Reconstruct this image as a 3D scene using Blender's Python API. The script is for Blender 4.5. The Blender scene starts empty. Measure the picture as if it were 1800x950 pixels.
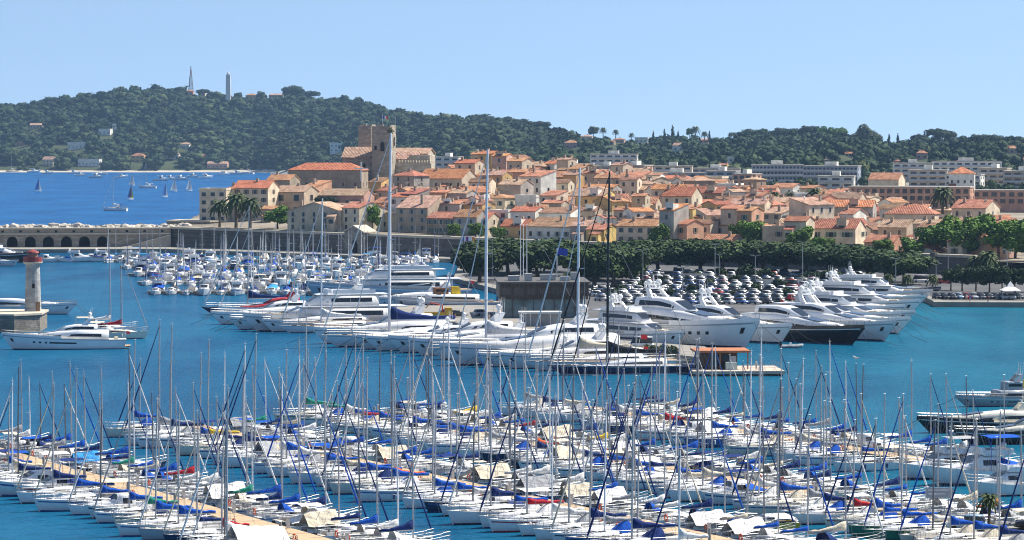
import bpy, math, random
import numpy as np
from mathutils import Vector, Matrix
R = random.Random(7)
rad = math.radians
S = bpy.context.scene
COL = S.collection
# ------------------------------------------------------------------ camera, sky, sun, exposure
F = 5600.0; HC = 38.3; PITCH = math.atan(225 / F)
cam = bpy.data.cameras.new('camera'); cam.sensor_width = 36; cam.lens = 36 * F / 1800
cam.clip_start = 1; cam.clip_end = 40000
co = bpy.data.objects.new('camera', cam); COL.objects.link(co)
co.location = (0, 0, HC); co.rotation_euler = (rad(90) - PITCH, 0, 0); S.camera = co
SUN_AZ, SUN_EL = rad(66), rad(52)          # azimuth from +Y (view direction) towards +X (right)
w = bpy.data.worlds.new('World'); S.world = w; w.use_nodes = True
nt = w.node_tree; nt.nodes.clear()
out = nt.nodes.new('ShaderNodeOutputWorld'); bg = nt.nodes.new('ShaderNodeBackground')
sky = nt.nodes.new('ShaderNodeTexSky'); sky.sky_type = 'NISHITA'; sky.sun_disc = False
sky.sun_elevation = SUN_EL; sky.sun_rotation = SUN_AZ
sky.altitude = 0; sky.air_density = 1.0; sky.dust_density = 0.3; sky.ozone_density = 0.15
tc = nt.nodes.new('ShaderNodeTexCoord'); ma = nt.nodes.new('ShaderNodeVectorMath'); ma.operation = 'MULTIPLY_ADD'
ma.inputs[1].default_value = (1, 1, 1.6); ma.inputs[2].default_value = (0, 0, 0.19)
nm = nt.nodes.new('ShaderNodeVectorMath'); nm.operation = 'NORMALIZE'
nt.links.new(tc.outputs['Generated'], ma.inputs[0]); nt.links.new(ma.outputs[0], nm.inputs[0]); nt.links.new(nm.outputs[0], sky.inputs[0])
nt.links.new(sky.outputs[0], bg.inputs[0]); nt.links.new(bg.outputs[0], out.inputs[0])
bg.inputs[1].default_value = 0.098
sl = bpy.data.lights.new('sun', 'SUN'); sl.energy = 5.0; sl.angle = rad(0.5); sl.color = (1, 0.94, 0.85)
so = bpy.data.objects.new('sun', sl); COL.objects.link(so)
sd = Vector((math.sin(SUN_AZ) * math.cos(SUN_EL), math.cos(SUN_AZ) * math.cos(SUN_EL), math.sin(SUN_EL)))
so.rotation_euler = sd.to_track_quat('Z', 'Y').to_euler(); so.location = (0, 0, 300)
S.view_settings.view_transform = 'Standard'; S.view_settings.look = 'None'
S.view_settings.exposure = 0.8; S.view_settings.gamma = 1
try: S.view_settings.use_curve_mapping = False
except Exception: pass
S.render.engine = 'CYCLES'
cy = S.cycles; cy.use_denoising = True; cy.max_bounces = 5; cy.diffuse_bounces = 2; cy.glossy_bounces = 3
cy.transmission_bounces = 2; cy.volume_bounces = 0; cy.caustics_reflective = False; cy.caustics_refractive = False
cy.sample_clamp_indirect = 6; cy.filter_width = 1.1

# ------------------------------------------------------------------ picture <-> place
def PX(px, D): return (px - 900) / F * D                 # sideways metres at depth D
def ZY(y, D): return HC - (y - 250) * D / F              # height at depth D of picture row y (small pitch)
def P(px, py, z=0.0):                                    # point of the picture lying at height z
    D = F * (HC - z) / (py - 250); return (PX(px, D), D)

# ------------------------------------------------------------------ materials
MC = {}
def ramp2(nt, fac, c0, c1, p0=0.3, p1=0.7):
    r = nt.nodes.new('ShaderNodeValToRGB'); r.color_ramp.elements[0].position = p0; r.color_ramp.elements[1].position = p1
    r.color_ramp.elements[0].color = (*c0, 1); r.color_ramp.elements[1].color = (*c1, 1); nt.links.new(fac, r.inputs[0]); return r.outputs[0]
def M(name, col, rough=0.6, metal=0.0, var=0.12, scale=1.0, bump=0.0, rnd=0.0, hue=0.0, spec=0.4, stretch=None, col2=None):
    if name in MC: return MC[name]
    m = bpy.data.materials.new(name); m.use_nodes = True; nt = m.node_tree; b = nt.nodes['Principled BSDF']
    b.inputs['Roughness'].default_value = rough; b.inputs['Metallic'].default_value = metal
    b.inputs['Specular IOR Level'].default_value = spec
    tc = nt.nodes.new('ShaderNodeTexCoord'); src = tc.outputs['Object']
    if stretch:
        mp = nt.nodes.new('ShaderNodeMapping'); mp.inputs['Scale'].default_value = stretch; nt.links.new(src, mp.inputs[0]); src = mp.outputs[0]
    n = nt.nodes.new('ShaderNodeTexNoise'); n.inputs['Scale'].default_value = scale; n.inputs['Detail'].default_value = 5; n.inputs['Roughness'].default_value = 0.65
    nt.links.new(src, n.inputs['Vector'])
    c0 = tuple(max(0, c * (1 - var)) for c in col); c1 = col2 or tuple(min(1, c * (1 + var)) for c in col)
    o = ramp2(nt, n.outputs['Fac'], c0, c1, 0.35, 0.68)
    if rnd or hue:
        oi = nt.nodes.new('ShaderNodeObjectInfo'); hs = nt.nodes.new('ShaderNodeHueSaturation')
        a = nt.nodes.new('ShaderNodeMapRange'); a.inputs[3].default_value = 1 - rnd; a.inputs[4].default_value = 1 + rnd
        nt.links.new(oi.outputs['Random'], a.inputs[0]); nt.links.new(a.outputs[0], hs.inputs['Value'])
        if hue:
            mu = nt.nodes.new('ShaderNodeMath'); mu.operation = 'MULTIPLY'; mu.inputs[1].default_value = 7.31
            fr = nt.nodes.new('ShaderNodeMath'); fr.operation = 'FRACT'
            h = nt.nodes.new('ShaderNodeMapRange'); h.inputs[3].default_value = 0.5 - hue; h.inputs[4].default_value = 0.5 + hue
            nt.links.new(oi.outputs['Random'], mu.inputs[0]); nt.links.new(mu.outputs[0], fr.inputs[0]); nt.links.new(fr.outputs[0], h.inputs[0]); nt.links.new(h.outputs[0], hs.inputs['Hue'])
        nt.links.new(o, hs.inputs['Color']); o = hs.outputs[0]
    nt.links.new(o, b.inputs['Base Color'])
    if bump:
        bn = nt.nodes.new('ShaderNodeBump'); bn.inputs['Strength'].default_value = bump; bn.inputs['Distance'].default_value = 0.2
        nt.links.new(n.outputs['Fac'], bn.inputs['Height']); nt.links.new(bn.outputs[0], b.inputs['Normal'])
    MC[name] = m; return m
def stone(name, col, mortar, bw=1.0, bh=0.45, var=0.25, side=False):
    if name in MC: return MC[name]
    m = M(name, col, 0.9, 0, var, 0.35, 0.4, spec=0.2); nt = m.node_tree; b = nt.nodes['Principled BSDF']
    old = b.inputs['Base Color'].links[0].from_socket
    tc = nt.nodes.new('ShaderNodeTexCoord'); sp = nt.nodes.new('ShaderNodeSeparateXYZ'); nt.links.new(tc.outputs['Object'], sp.inputs[0])
    ad = nt.nodes.new('ShaderNodeMath'); ad.operation = 'ADD'; nt.links.new(sp.outputs[0], ad.inputs[0]); nt.links.new(sp.outputs[1], ad.inputs[1])
    cb = nt.nodes.new('ShaderNodeCombineXYZ'); nt.links.new(ad.outputs[0], cb.inputs[0]); nt.links.new(sp.outputs[2], cb.inputs[1])
    br = nt.nodes.new('ShaderNodeTexBrick'); br.inputs['Scale'].default_value = 1; br.inputs['Brick Width'].default_value = bw; br.inputs['Row Height'].default_value = bh
    br.inputs['Mortar Size'].default_value = 0.03; br.inputs['Mortar'].default_value = (*mortar, 1)
    br.inputs['Color2'].default_value = (*[c * 0.62 for c in col], 1)
    nt.links.new(cb.outputs[0], br.inputs['Vector']); nt.links.new(old, br.inputs['Color1']); nt.links.new(br.outputs['Color'], b.inputs['Base Color'])
    return m
def tiles(name, c0, c1, rnd=0.15, hue=0.015):
    if name in MC: return MC[name]
    c0 = tuple(min(.75, q * 1.16) for q in c0); c1 = tuple(min(.75, q * 1.16) for q in c1)
    m = M(name, c0, 0.85, 0, 0.3, 0.55, 0, rnd, hue, spec=0.15, col2=c1); nt = m.node_tree; b = nt.nodes['Principled BSDF']
    tc = nt.nodes.new('ShaderNodeTexCoord')
    wv = nt.nodes.new('ShaderNodeTexWave'); wv.bands_direction = 'X'; wv.inputs['Scale'].default_value = 0.55; wv.inputs['Distortion'].default_value = 1.5; wv.inputs['Detail'].default_value = 2
    nt.links.new(tc.outputs['Object'], wv.inputs['Vector'])
    v2 = nt.nodes.new('ShaderNodeTexVoronoi'); v2.inputs['Scale'].default_value = 2.2; nt.links.new(tc.outputs['Object'], v2.inputs['Vector'])
    old = b.inputs['Base Color'].links[0].from_socket
    mx = nt.nodes.new('ShaderNodeMix'); mx.data_type = 'RGBA'; mx.blend_type = 'MULTIPLY'; mx.inputs[0].default_value = 0.45
    sp = nt.nodes.new('ShaderNodeSeparateColor'); nt.links.new(v2.outputs['Color'], sp.inputs[0])
    g = ramp2(nt, sp.outputs[0], (0.45, 0.42, 0.4), (1, 1, 1), 0.0, 0.9)
    nt.links.new(old, mx.inputs[6]); nt.links.new(g, mx.inputs[7]); nt.links.new(mx.outputs[2], b.inputs['Base Color'])
    bn = nt.nodes.new('ShaderNodeBump'); bn.inputs['Strength'].default_value = 0.7; bn.inputs['Distance'].default_value = 0.25
    nt.links.new(wv.outputs['Fac'], bn.inputs['Height']); nt.links.new(bn.outputs[0], b.inputs['Normal'])
    return m

# ------------------------------------------------------------------ mesh building
class MB:
    def __init__(s): s.v = []; s.f = []
    def add(s, vs, fs):
        n = len(s.v); s.v += [tuple(p) for p in vs]; s.f += [tuple(i + n for i in f) for f in fs]; return s
    def box(s, x0, x1, y0, y1, z0, z1, top=None):
        t = top or (0, 0, 0, 0)      # insets of the top: x0,x1,y0,y1
        return s.add([(x0, y0, z0), (x1, y0, z0), (x1, y1, z0), (x0, y1, z0), (x0 + t[0], y0 + t[2], z1), (x1 - t[1], y0 + t[2], z1), (x1 - t[1], y1 - t[3], z1), (x0 + t[0], y1 - t[3], z1)],
                     [(3, 2, 1, 0), (4, 5, 6, 7), (0, 1, 5, 4), (1, 2, 6, 5), (2, 3, 7, 6), (3, 0, 4, 7)])
    def tube(s, p, r, n=6, cap=True):
        p = [Vector(q) for q in p]; rr = r if isinstance(r, (list, tuple)) else [r] * len(p); rings = []
        for i, q in enumerate(p):
            d = (p[min(i + 1, len(p) - 1)] - p[max(i - 1, 0)]).normalized()
            a = d.cross(Vector((0, 0, 1)) if abs(d.z) < 0.95 else Vector((1, 0, 0))).normalized(); b = d.cross(a)
            rings.append([q + (a * math.cos(2 * math.pi * k / n) + b * math.sin(2 * math.pi * k / n)) * rr[i] for k in range(n)])
        return s.loft(rings, True, cap)
    def loft(s, rings, closed=True, cap=True):
        n = len(rings[0]); vs = [v for r in rings for v in r]; fs = []
        for i in range(len(rings) - 1):
            for k in range(n if closed else n - 1):
                fs.append((i * n + k, i * n + (k + 1) % n, (i + 1) * n + (k + 1) % n, (i + 1) * n + k))
        if cap: fs.append(tuple(range(n - 1, -1, -1))); fs.append(tuple((len(rings) - 1) * n + k for k in range(n)))
        return s.add(vs, fs)
    def ball(s, c, r, n=10, m=6, zmin=-1.0):
        r = r if isinstance(r, (tuple, list)) else (r, r, r); rings = []
        for i in range(m + 1):
            t = -math.pi / 2 + math.pi * i / m; z = max(math.sin(t), zmin); q = max(math.cos(t), 0.02)
            rings.append([(c[0] + r[0] * q * math.cos(2 * math.pi * k / n), c[1] + r[1] * q * math.sin(2 * math.pi * k / n), c[2] + r[2] * z) for k in range(n)])
        return s.loft(rings)
    def prism(s, pts, z0, z1):       # polygon in plan, extruded
        n = len(pts)
        return s.add([(x, y, z0) for x, y in pts] + [(x, y, z1) for x, y in pts], [tuple(range(n - 1, -1, -1)), tuple(range(n, 2 * n))] + [(k, (k + 1) % n, n + (k + 1) % n, n + k) for k in range(n)])
    def side(s, pts, y0, y1):        # polygon in x,z, extruded along y
        n = len(pts)
        return s.add([(x, y0, z) for x, z in pts] + [(x, y1, z) for x, z in pts], [tuple(range(n)), tuple(range(2 * n - 1, n - 1, -1))] + [(k, n + k, n + (k + 1) % n, (k + 1) % n) for k in range(n)])
    def mesh(s, name, smooth=False):
        me = bpy.data.meshes.new(name); me.from_pydata(s.v, [], s.f); me.materials.append(None)
        if smooth:
            for p in me.polygons: p.use_smooth = True
        me.update(); return me
def np_mesh(name, V, Fq):
    me = bpy.data.meshes.new(name); V = np.asarray(V, np.float32); Fq = np.asarray(Fq, np.int32); k = Fq.shape[1]
    me.vertices.add(len(V)); me.vertices.foreach_set('co', V.ravel()); me.loops.add(Fq.size); me.loops.foreach_set('vertex_index', Fq.ravel())
    me.polygons.add(len(Fq)); me.polygons.foreach_set('loop_start', np.arange(0, Fq.size, k, dtype=np.int32)); me.polygons.foreach_set('loop_total', np.full(len(Fq), k, np.int32))
    me.materials.append(None); me.update(calc_edges=True); me.validate(); return me

# ------------------------------------------------------------------ things, parts
def tag(o, label=None, cat=None, group=None, kind=None):
    for k, v in (('label', label), ('category', cat), ('group', group), ('kind', kind)):
        if v: o[k] = v
    return o
def obj(name, me, mat, parent=None, loc=None, rz=0, sc=None):
    if isinstance(me, MB): me = me.mesh(name)
    o = bpy.data.objects.new(name, me); COL.objects.link(o)
    if mat is not None: o.material_slots[0].link = 'OBJECT'; o.material_slots[0].material = mat
    if parent is not None: o.parent = parent
    if loc is not None: o.location = loc
    if rz: o.rotation_euler = (0, 0, rz)
    if sc is not None: o.scale = sc if isinstance(sc, (tuple, list)) else (sc,) * 3
    return o
def thing(name, label, cat, loc, rz=0, group=None, sc=1):
    o = bpy.data.objects.new(name, None); COL.objects.link(o); o.location = loc; o.rotation_euler = (0, 0, rz); o.scale = (sc,) * 3
    o.empty_display_size = 0.2
    return tag(o, label, cat, group)
def struct(name, me, mat): return tag(obj(name, me, mat), kind='structure')
ONES = 'zeroth first second third fourth fifth sixth seventh eighth ninth tenth eleventh twelfth thirteenth fourteenth fifteenth sixteenth seventeenth eighteenth nineteenth'.split()
TENS = {20: 'twent', 30: 'thirt', 40: 'fort', 50: 'fift', 60: 'sixt'}
def nth(n):
    if n < 20: return ONES[n]
    t = n // 10 * 10
    return TENS[t] + 'ieth' if n == t else TENS[t] + 'y-' + ONES[n - t]
def px_of(o): return 900 + o.location.x / max(o.location.y, 1) * F
# ------------------------------------------------------------------ lie of the land
def lerp(x, xs, ys): return float(np.interp(x, xs, ys))
def sstep(a, b, x): t = min(max((x - a) / (b - a), 0), 1); return t * t * (3 - 2 * t)
def Dramp(px): return 1012.4 / (1 + 1.7209e-4 * (px - 900))
RY = [(-400, 196), (-100, 190), (0, 187), (100, 178), (150, 172), (180, 164), (280, 157), (340, 162), (450, 168), (520, 165), (560, 173), (650, 183), (700, 198), (780, 208), (830, 211), (900, 219), (970, 231), (1040, 240), (1100, 244), (1180, 243), (1230, 244), (1300, 243), (1400, 240), (1470, 243), (1520, 247), (1560, 253), (1650, 246), (1720, 247), (1800, 250), (2200, 258)]
def ridgeD(px): return lerp(px, [600, 1000, 1800], [4700, 3500, 2750])
def footD(px): return lerp(px, [450, 700, 1000, 1300], [4060, 3100, 2350, 1980])
def footz(px): return lerp(px, [480, 560, 800, 1200, 1800], [1.0, 3, 9, 13, 15])
def ridgez(px): return ZY(lerp(px, [a for a, b in RY], [b for a, b in RY]), ridgeD(px)) - 5
def coast(D): return 900 - 121 * F / D if D < 1420 else lerp(D, [1420, 1700], [900 - 121 * F / 1420, 508])
def wob(x, y): return math.sin(x * .021 + 1.3) * math.cos(y * .013) + .6 * math.sin(x * .047 + y * .031) + .4 * math.sin(x * .09 - y * .05 + 2)
def hillz(px, v):
    s = v ** 0.85
    return footz(px) + (ridgez(px) - footz(px)) * s + 3.2 * wob(px * 1.3, v * 500) * math.sin(math.pi * min(max(v, 0), 1))
def G(X, Y):
    px = 900 + X / Y * F
    fd = footD(px)
    if Y >= fd: return hillz(px, min((Y - fd) / (ridgeD(px) - fd), 1))
    base = 7.2 - 2.0 * min(max((px - 300) / 1400, 0), 1.15)
    sx = 62 if X < -45 else 125
    z = base + 14.5 * math.exp(-((X + 45) / sx) ** 2 - ((Y - 1275) / 125) ** 2) + 1.5 * sstep(1080, 1350, Y)
    k = sstep(1350, min(1900, fd - 50), Y)
    return z * (1 - k) + footz(px) * k

# ------------------------------------------------------------------ water
REFL = .31
def water_mat():
    m = bpy.data.materials.new('water'); m.use_nodes = True; nt = m.node_tree; b = nt.nodes['Principled BSDF']
    L = nt.links.new; N = nt.nodes.new
    tc = N('ShaderNodeTexCoord'); sp = N('ShaderNodeSeparateXYZ'); L(tc.outputs['Object'], sp.inputs[0])
    mr = N('ShaderNodeMapRange'); mr.inputs[1].default_value = 1090; mr.inputs[2].default_value = 1250; L(sp.outputs[1], mr.inputs[0])
    n1 = N('ShaderNodeTexNoise'); mp1 = N('ShaderNodeMapping'); mp1.inputs['Scale'].default_value = (0.030, 0.010, 1); L(tc.outputs['Object'], mp1.inputs[0]); L(mp1.outputs[0], n1.inputs['Vector'])
    n1.inputs['Scale'].default_value = 1; n1.inputs['Detail'].default_value = 6; n1.inputs['Roughness'].default_value = .6
    har = ramp2(nt, n1.outputs['Fac'], (0.0015, 0.050, 0.122), (0.009, 0.114, 0.214), .33, .7)
    bay = ramp2(nt, n1.outputs['Fac'], (0.002, 0.062, 0.195), (0.006, 0.098, 0.265), .33, .7)
    mx = N('ShaderNodeMix'); mx.data_type = 'RGBA'; L(mr.outputs[0], mx.inputs[0])
    mr2 = N('ShaderNodeMapRange'); mr2.inputs[1].default_value = -20; mr2.inputs[2].default_value = 150; L(sp.outputs[0], mr2.inputs[0])     # shallower, greener basin towards the quay
    teal = ramp2(nt, n1.outputs['Fac'], (0.002, 0.068, 0.112), (0.010, 0.138, 0.190), .33, .7); mt_ = N('ShaderNodeMix'); mt_.data_type = 'RGBA'; L(mr2.outputs[0], mt_.inputs[0]); L(har, mt_.inputs[6]); L(teal, mt_.inputs[7]); L(mt_.outputs[2], mx.inputs[6]); L(bay, mx.inputs[7])
    hs = []
    for sc, st in (((0.55, 0.32, 1), 1.0), ((1.7, 0.8, 1), 0.45), ((0.09, 0.05, 1), 1.2)):
        mp = N('ShaderNodeMapping'); mp.inputs['Scale'].default_value = sc; mp.inputs['Rotation'].default_value = (0, 0, .25); L(tc.outputs['Object'], mp.inputs[0])
        n = N('ShaderNodeTexNoise'); n.inputs['Scale'].default_value = 1; n.inputs['Detail'].default_value = 3; L(mp.outputs[0], n.inputs['Vector'])
        q = N('ShaderNodeMath'); q.operation = 'MULTIPLY'; q.inputs[1].default_value = st; L(n.outputs['Fac'], q.inputs[0]); hs.append(q.outputs[0])
    a = N('ShaderNodeMath'); L(hs[0], a.inputs[0]); L(hs[1], a.inputs[1]); a2 = N('ShaderNodeMath'); L(a.outputs[0], a2.inputs[0]); L(hs[2], a2.inputs[1])
    bn = N('ShaderNodeBump'); bn.inputs['Strength'].default_value = 0.68; bn.inputs['Distance'].default_value = 0.5; L(a2.outputs[0], bn.inputs['Height'])
    df = N('ShaderNodeBsdfDiffuse'); gl = N('ShaderNodeBsdfGlossy'); gl.inputs['Roughness'].default_value = .13; mm = N('ShaderNodeMixShader')
    lw = N('ShaderNodeFresnel'); lw.inputs['IOR'].default_value = 1.33; L(bn.outputs[0], lw.inputs['Normal']); fr = N('ShaderNodeMapRange'); fr.inputs[3].default_value = .02; fr.inputs[4].default_value = REFL; L(lw.outputs[0], fr.inputs[0])
    L(mx.outputs[2], df.inputs[0]); L(bn.outputs[0], gl.inputs['Normal']); L(fr.outputs[0], mm.inputs[0]); L(df.outputs[0], mm.inputs[1]); L(gl.outputs[0], mm.inputs[2])
    nt.links.new(mm.outputs[0], nt.nodes['Material Output'].inputs['Surface']); nt.nodes.remove(b)
    return m
WATER = MB().add([(-9000, -200, 0), (9000, -200, 0), (9000, 12000, 0), (-9000, 12000, 0)], [(0, 1, 2, 3)])
struct('water', WATER, water_mat())

# ------------------------------------------------------------------ terrain
pxs = list(np.linspace(270, 2250, 170)); ts = list(np.linspace(0, 1, 110) ** 1.5)
V = []; NX = len(pxs)
for t in ts:
    for px in pxs:
        d0 = Dramp(px) + 0.8; D = d0 + t * (footD(px) + 8 - d0); X = PX(px, D); z = G(X, D)
        c = coast(D); z = z if px > c else max(-3, z - (c - px) * 0.45)
        V.append((X, D, z))
Fq = [(j * NX + i, j * NX + i + 1, (j + 1) * NX + i + 1, (j + 1) * NX + i) for j in range(len(ts) - 1) for i in range(NX - 1)]
M_EARTH = M('earth', (0.22, 0.19, 0.15), .95, 0, .3, .05, spec=.1, col2=(0.32, 0.28, 0.22))
struct('town_ground', np_mesh('town_ground', V, Fq), M_EARTH)
V = []; pxs = list(np.linspace(-700, 2250, 240)); vs = list(np.linspace(0, 1, 40)) + [1.15, 1.5]; NX = len(pxs)
for v in vs:
    for px in pxs:
        fd, rd = footD(px), ridgeD(px); D = fd + v * (rd - fd)
        V.append((PX(px, D), D, hillz(px, v) if v <= 1 else hillz(px, 1) - (v - 1) * 60))
Fq = [(j * NX + i, j * NX + i + 1, (j + 1) * NX + i + 1, (j + 1) * NX + i) for j in range(len(vs) - 1) for i in range(NX - 1)]
struct('hillside_terrain', np_mesh('hillside_terrain', V, Fq), M('hill_soil', (0.05, 0.062, 0.03), .95, 0, .4, .01, spec=.1))
bm_ = MB()   # beach along the far shore
prev = None
for px in range(-300, 560, 10):
    D = footD(px) - 4; wd = 18 + 10 * math.sin(px * .03) + (26 if 400 < px < 530 else 0)
    cur = [(PX(px, D - wd), D - wd, -0.2), (PX(px, D - 3), D - 3, 1.5 + (1.2 if px > 400 else 0)), (PX(px, D + 16), D + 16, 2.6 + (1.5 if px > 400 else 0))]
    if prev: bm_.add(prev + cur, [(0, 3, 4, 1), (1, 4, 5, 2)])
    prev = cur
struct('beach', bm_, M('sand', (0.42, 0.37, 0.29), .9, 0, .15, .05))
# quays
Z0 = 1.2
QP = [(37, 548), (35, 578), (25, 590), (8, 613), (8, 632), (28, 640), (42, 638), (52, 649), (66, 676), (88, 762), (101, 852), (98.5, 745), (98, 739), (220, 728), (260, 860), (140, 900), (-16, 1020), (-16, 870), (-3, 800), (-3, 724), (-26, 724), (-29, 711), (1, 614), (15, 581), (32, 549)]
M_CONC = M('quay_concrete', (0.25, 0.235, 0.205), .9, 0, .18, .25, spec=.2)
M_ASPH = M('car_park_asphalt', (0.10, 0.10, 0.10), .9, 0, .25, .12, spec=.2)
struct('quay_pier', MB().prism(QP, -2.5, Z0), M_CONC)
AP = [(1, 726), (6, 650), (36, 662), (50, 660), (64, 692), (84, 767), (99, 872), (99, 850), (101, 746), (215, 735), (250, 855), (138, 892), (-11, 1012), (-13, 870), (1, 800)]
struct('car_park_asphalt', MB().add([(x, y, Z0 + .004) for x, y in AP], [tuple(range(len(AP)))]), M_ASPH)
struct('rampart_quay', MB().prism([(-240, 1092), (-121, 1104), (-3, 995), (-3, 1040), (-121, 1150), (-240, 1130)], -2.5, Z0 + .1), M_CONC)

# ------------------------------------------------------------------ ramparts, harbour mole
M_RAMP = stone('rampart_stone', (0.155, 0.135, 0.115), (0.10, 0.09, 0.08), 1.4, .6)
M_MOLE = stone('mole_stone', (0.36, 0.31, 0.25), (0.2, 0.18, 0.15), 1.3, .55)
M_COPE = M('coping_stone', (0.50, 0.44, 0.34), .85, 0, .12, .8)
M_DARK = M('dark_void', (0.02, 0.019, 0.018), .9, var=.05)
def rampart():
    pts = [(px, Dramp(px)) for px in (300, 420, 560, 640, 800, 1000, 1200, 1400, 1560, 1716)]
    t = thing('rampart_wall', 'long dark stone rampart with pale coping between harbour and old town', 'wall', (0, 0, 0))
    W = MB(); C = MB(); prev = None; prc = None
    for px, D in pts:
        X = PX(px, D); zt = ZY(lerp(px, [300, 1716], [402.5, 454]), D); nx, ny = -.694, -.72
        cur = [(X + nx * 1.0, D + ny * 1.0, Z0), (X, D, zt), (X - nx * 2, D - ny * 2, zt), (X - nx * 2, D - ny * 2, Z0)]
        cc = [(X + nx * .35, D + ny * .35, zt + .003), (X + nx * .35, D + ny * .35, zt + .75), (X - nx * 1.1, D - ny * 1.1, zt + .8), (X - nx * 1.1, D - ny * 1.1, zt + .003)]
        if prev: W.loft([prev, cur], True, px == 420 or px == 1716); C.loft([prc, cc], True, True)
        prev, prc = cur, cc
    obj('wall', W, M_RAMP, t); obj('coping', C, M_COPE, t)
    for px in (470, 900, 1300, 1640):
        D = Dramp(px) - 1.1; b = MB().box(-.9, .9, -.6, 1.2, 0, 6, (.1, .1, .5, 0)); obj('buttress', b, M_RAMP, t, (PX(px, D), D, Z0), rad(-44))
    # gatehouse let into the wall
    D = Dramp(622) - 4; g = thing('rampart_gatehouse', 'stone gatehouse with gable front let into the dark rampart', 'gatehouse', (PX(622, D), D, Z0), rad(-38))
    obj('wall', MB().side([(-4.2, 0), (-1.6, 0), (-1.6, 3), (-1.1, 4.1), (0, 4.6), (1.1, 4.1), (1.6, 3), (1.6, 0), (4.2, 0), (4.2, 7), (0, 8.9), (-4.2, 7)], 0, 6), M_MOLE, g)
    obj('door', MB().box(-1.6, 1.6, .9, 1.1, 0, 4.4), M_DARK, g)
    obj('roof', MB().side([(-4.7, 6.95), (0, 9.05), (4.7, 6.95), (4.7, 7.35), (0, 9.5), (-4.7, 7.35)], -.5, 6.3), M_COPE, g)
    # bastion at the seaward corner
    D = 1150; b = thing('corner_bastion', 'low sunlit stone bastion at the seaward end of the rampart', 'bastion', (PX(338, D), D, 0))
    obj('wall', MB().prism([(-9, -2), (7, -8), (16, 3), (10, 16), (-6, 14)], 5, 9.6), M_MOLE, b)
    obj('coping', MB().prism([(-9.3, -2.2), (7.1, -8.4), (16.5, 3), (10, 16.5), (-6.3, 14.5)], 9.603, 10.1), M_COPE, b)
def mole():
    t = thing('harbour_mole', 'pale stone harbour mole with a row of dark arches', 'wall', (-121, 1129, 0), rad(180 + 7.2))
    W = MB(); a = []                                  # local x runs away from the town, front face at y=+0
    x = 22.0; n = 9; sp = 6.3; L = 90
    prof = [(17, Z0)]
    arch = []
    for k in range(n):
        c = x + sp * k + 2; prof += [(c - 1.9, Z0)] + [(c - 1.9 * math.cos(math.pi * i / 8), 3.2 + 1.9 * math.sin(math.pi * i / 8)) for i in range(9)] + [(c + 1.9, Z0)]
    prof += [(L, Z0), (L, 5.7), (17, 5.7)]
    W.side(prof, -.6, 2.4); W.box(0, 17, -.8, 2.4, Z0, 5.7)
    obj('arcade', W, M_MOLE, t)
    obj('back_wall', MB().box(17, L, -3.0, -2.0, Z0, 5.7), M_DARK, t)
    obj('cornice', MB().box(0, L, -3, 2.9, 5.703, 6.1), M_COPE, t)
    obj('parapet', MB().box(0, L, -.9, 1.6, 6.103, 7.6), M('parapet_stone', (0.34, 0.285, 0.22), .9, 0, .2, .4), t)
    obj('coping', MB().box(0, L, -1.2, 2.0, 7.603, 8.1), M_COPE, t)
    obj('ramp', MB().side([(0, 5.6), (17, Z0), (0, Z0)], 2.45, 4.6), M('ramp_stone', (0.40, 0.35, 0.28), .9, 0, .15, .4), t)
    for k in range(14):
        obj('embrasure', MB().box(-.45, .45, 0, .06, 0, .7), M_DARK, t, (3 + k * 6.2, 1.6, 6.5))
    rk = MB()
    for k in range(260):
        X = -205 + 90 * R.random(); y = 1131 + 8 * R.random() + (X + 121) * -.01; s = .7 + R.random() * 1.1
        n0 = len(rk.v); rk.ball((X, y, 6.6 + R.random() * 1.6), (s * 1.3, s, s * .8), 6, 4)
        for i in range(n0, len(rk.v)):
            q = rk.v[i]; rk.v[i] = (q[0] + R.uniform(-.25, .25), q[1] + R.uniform(-.25, .25), q[2] + R.uniform(-.2, .2))
    tag(obj('breakwater_rocks', rk, M('pale_rock', (0.46, 0.42, 0.36), .9, 0, .25, .4)), 'pale boulders heaped along the top of the harbour mole', 'rocks', kind='stuff')
rampart(); mole()
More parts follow.
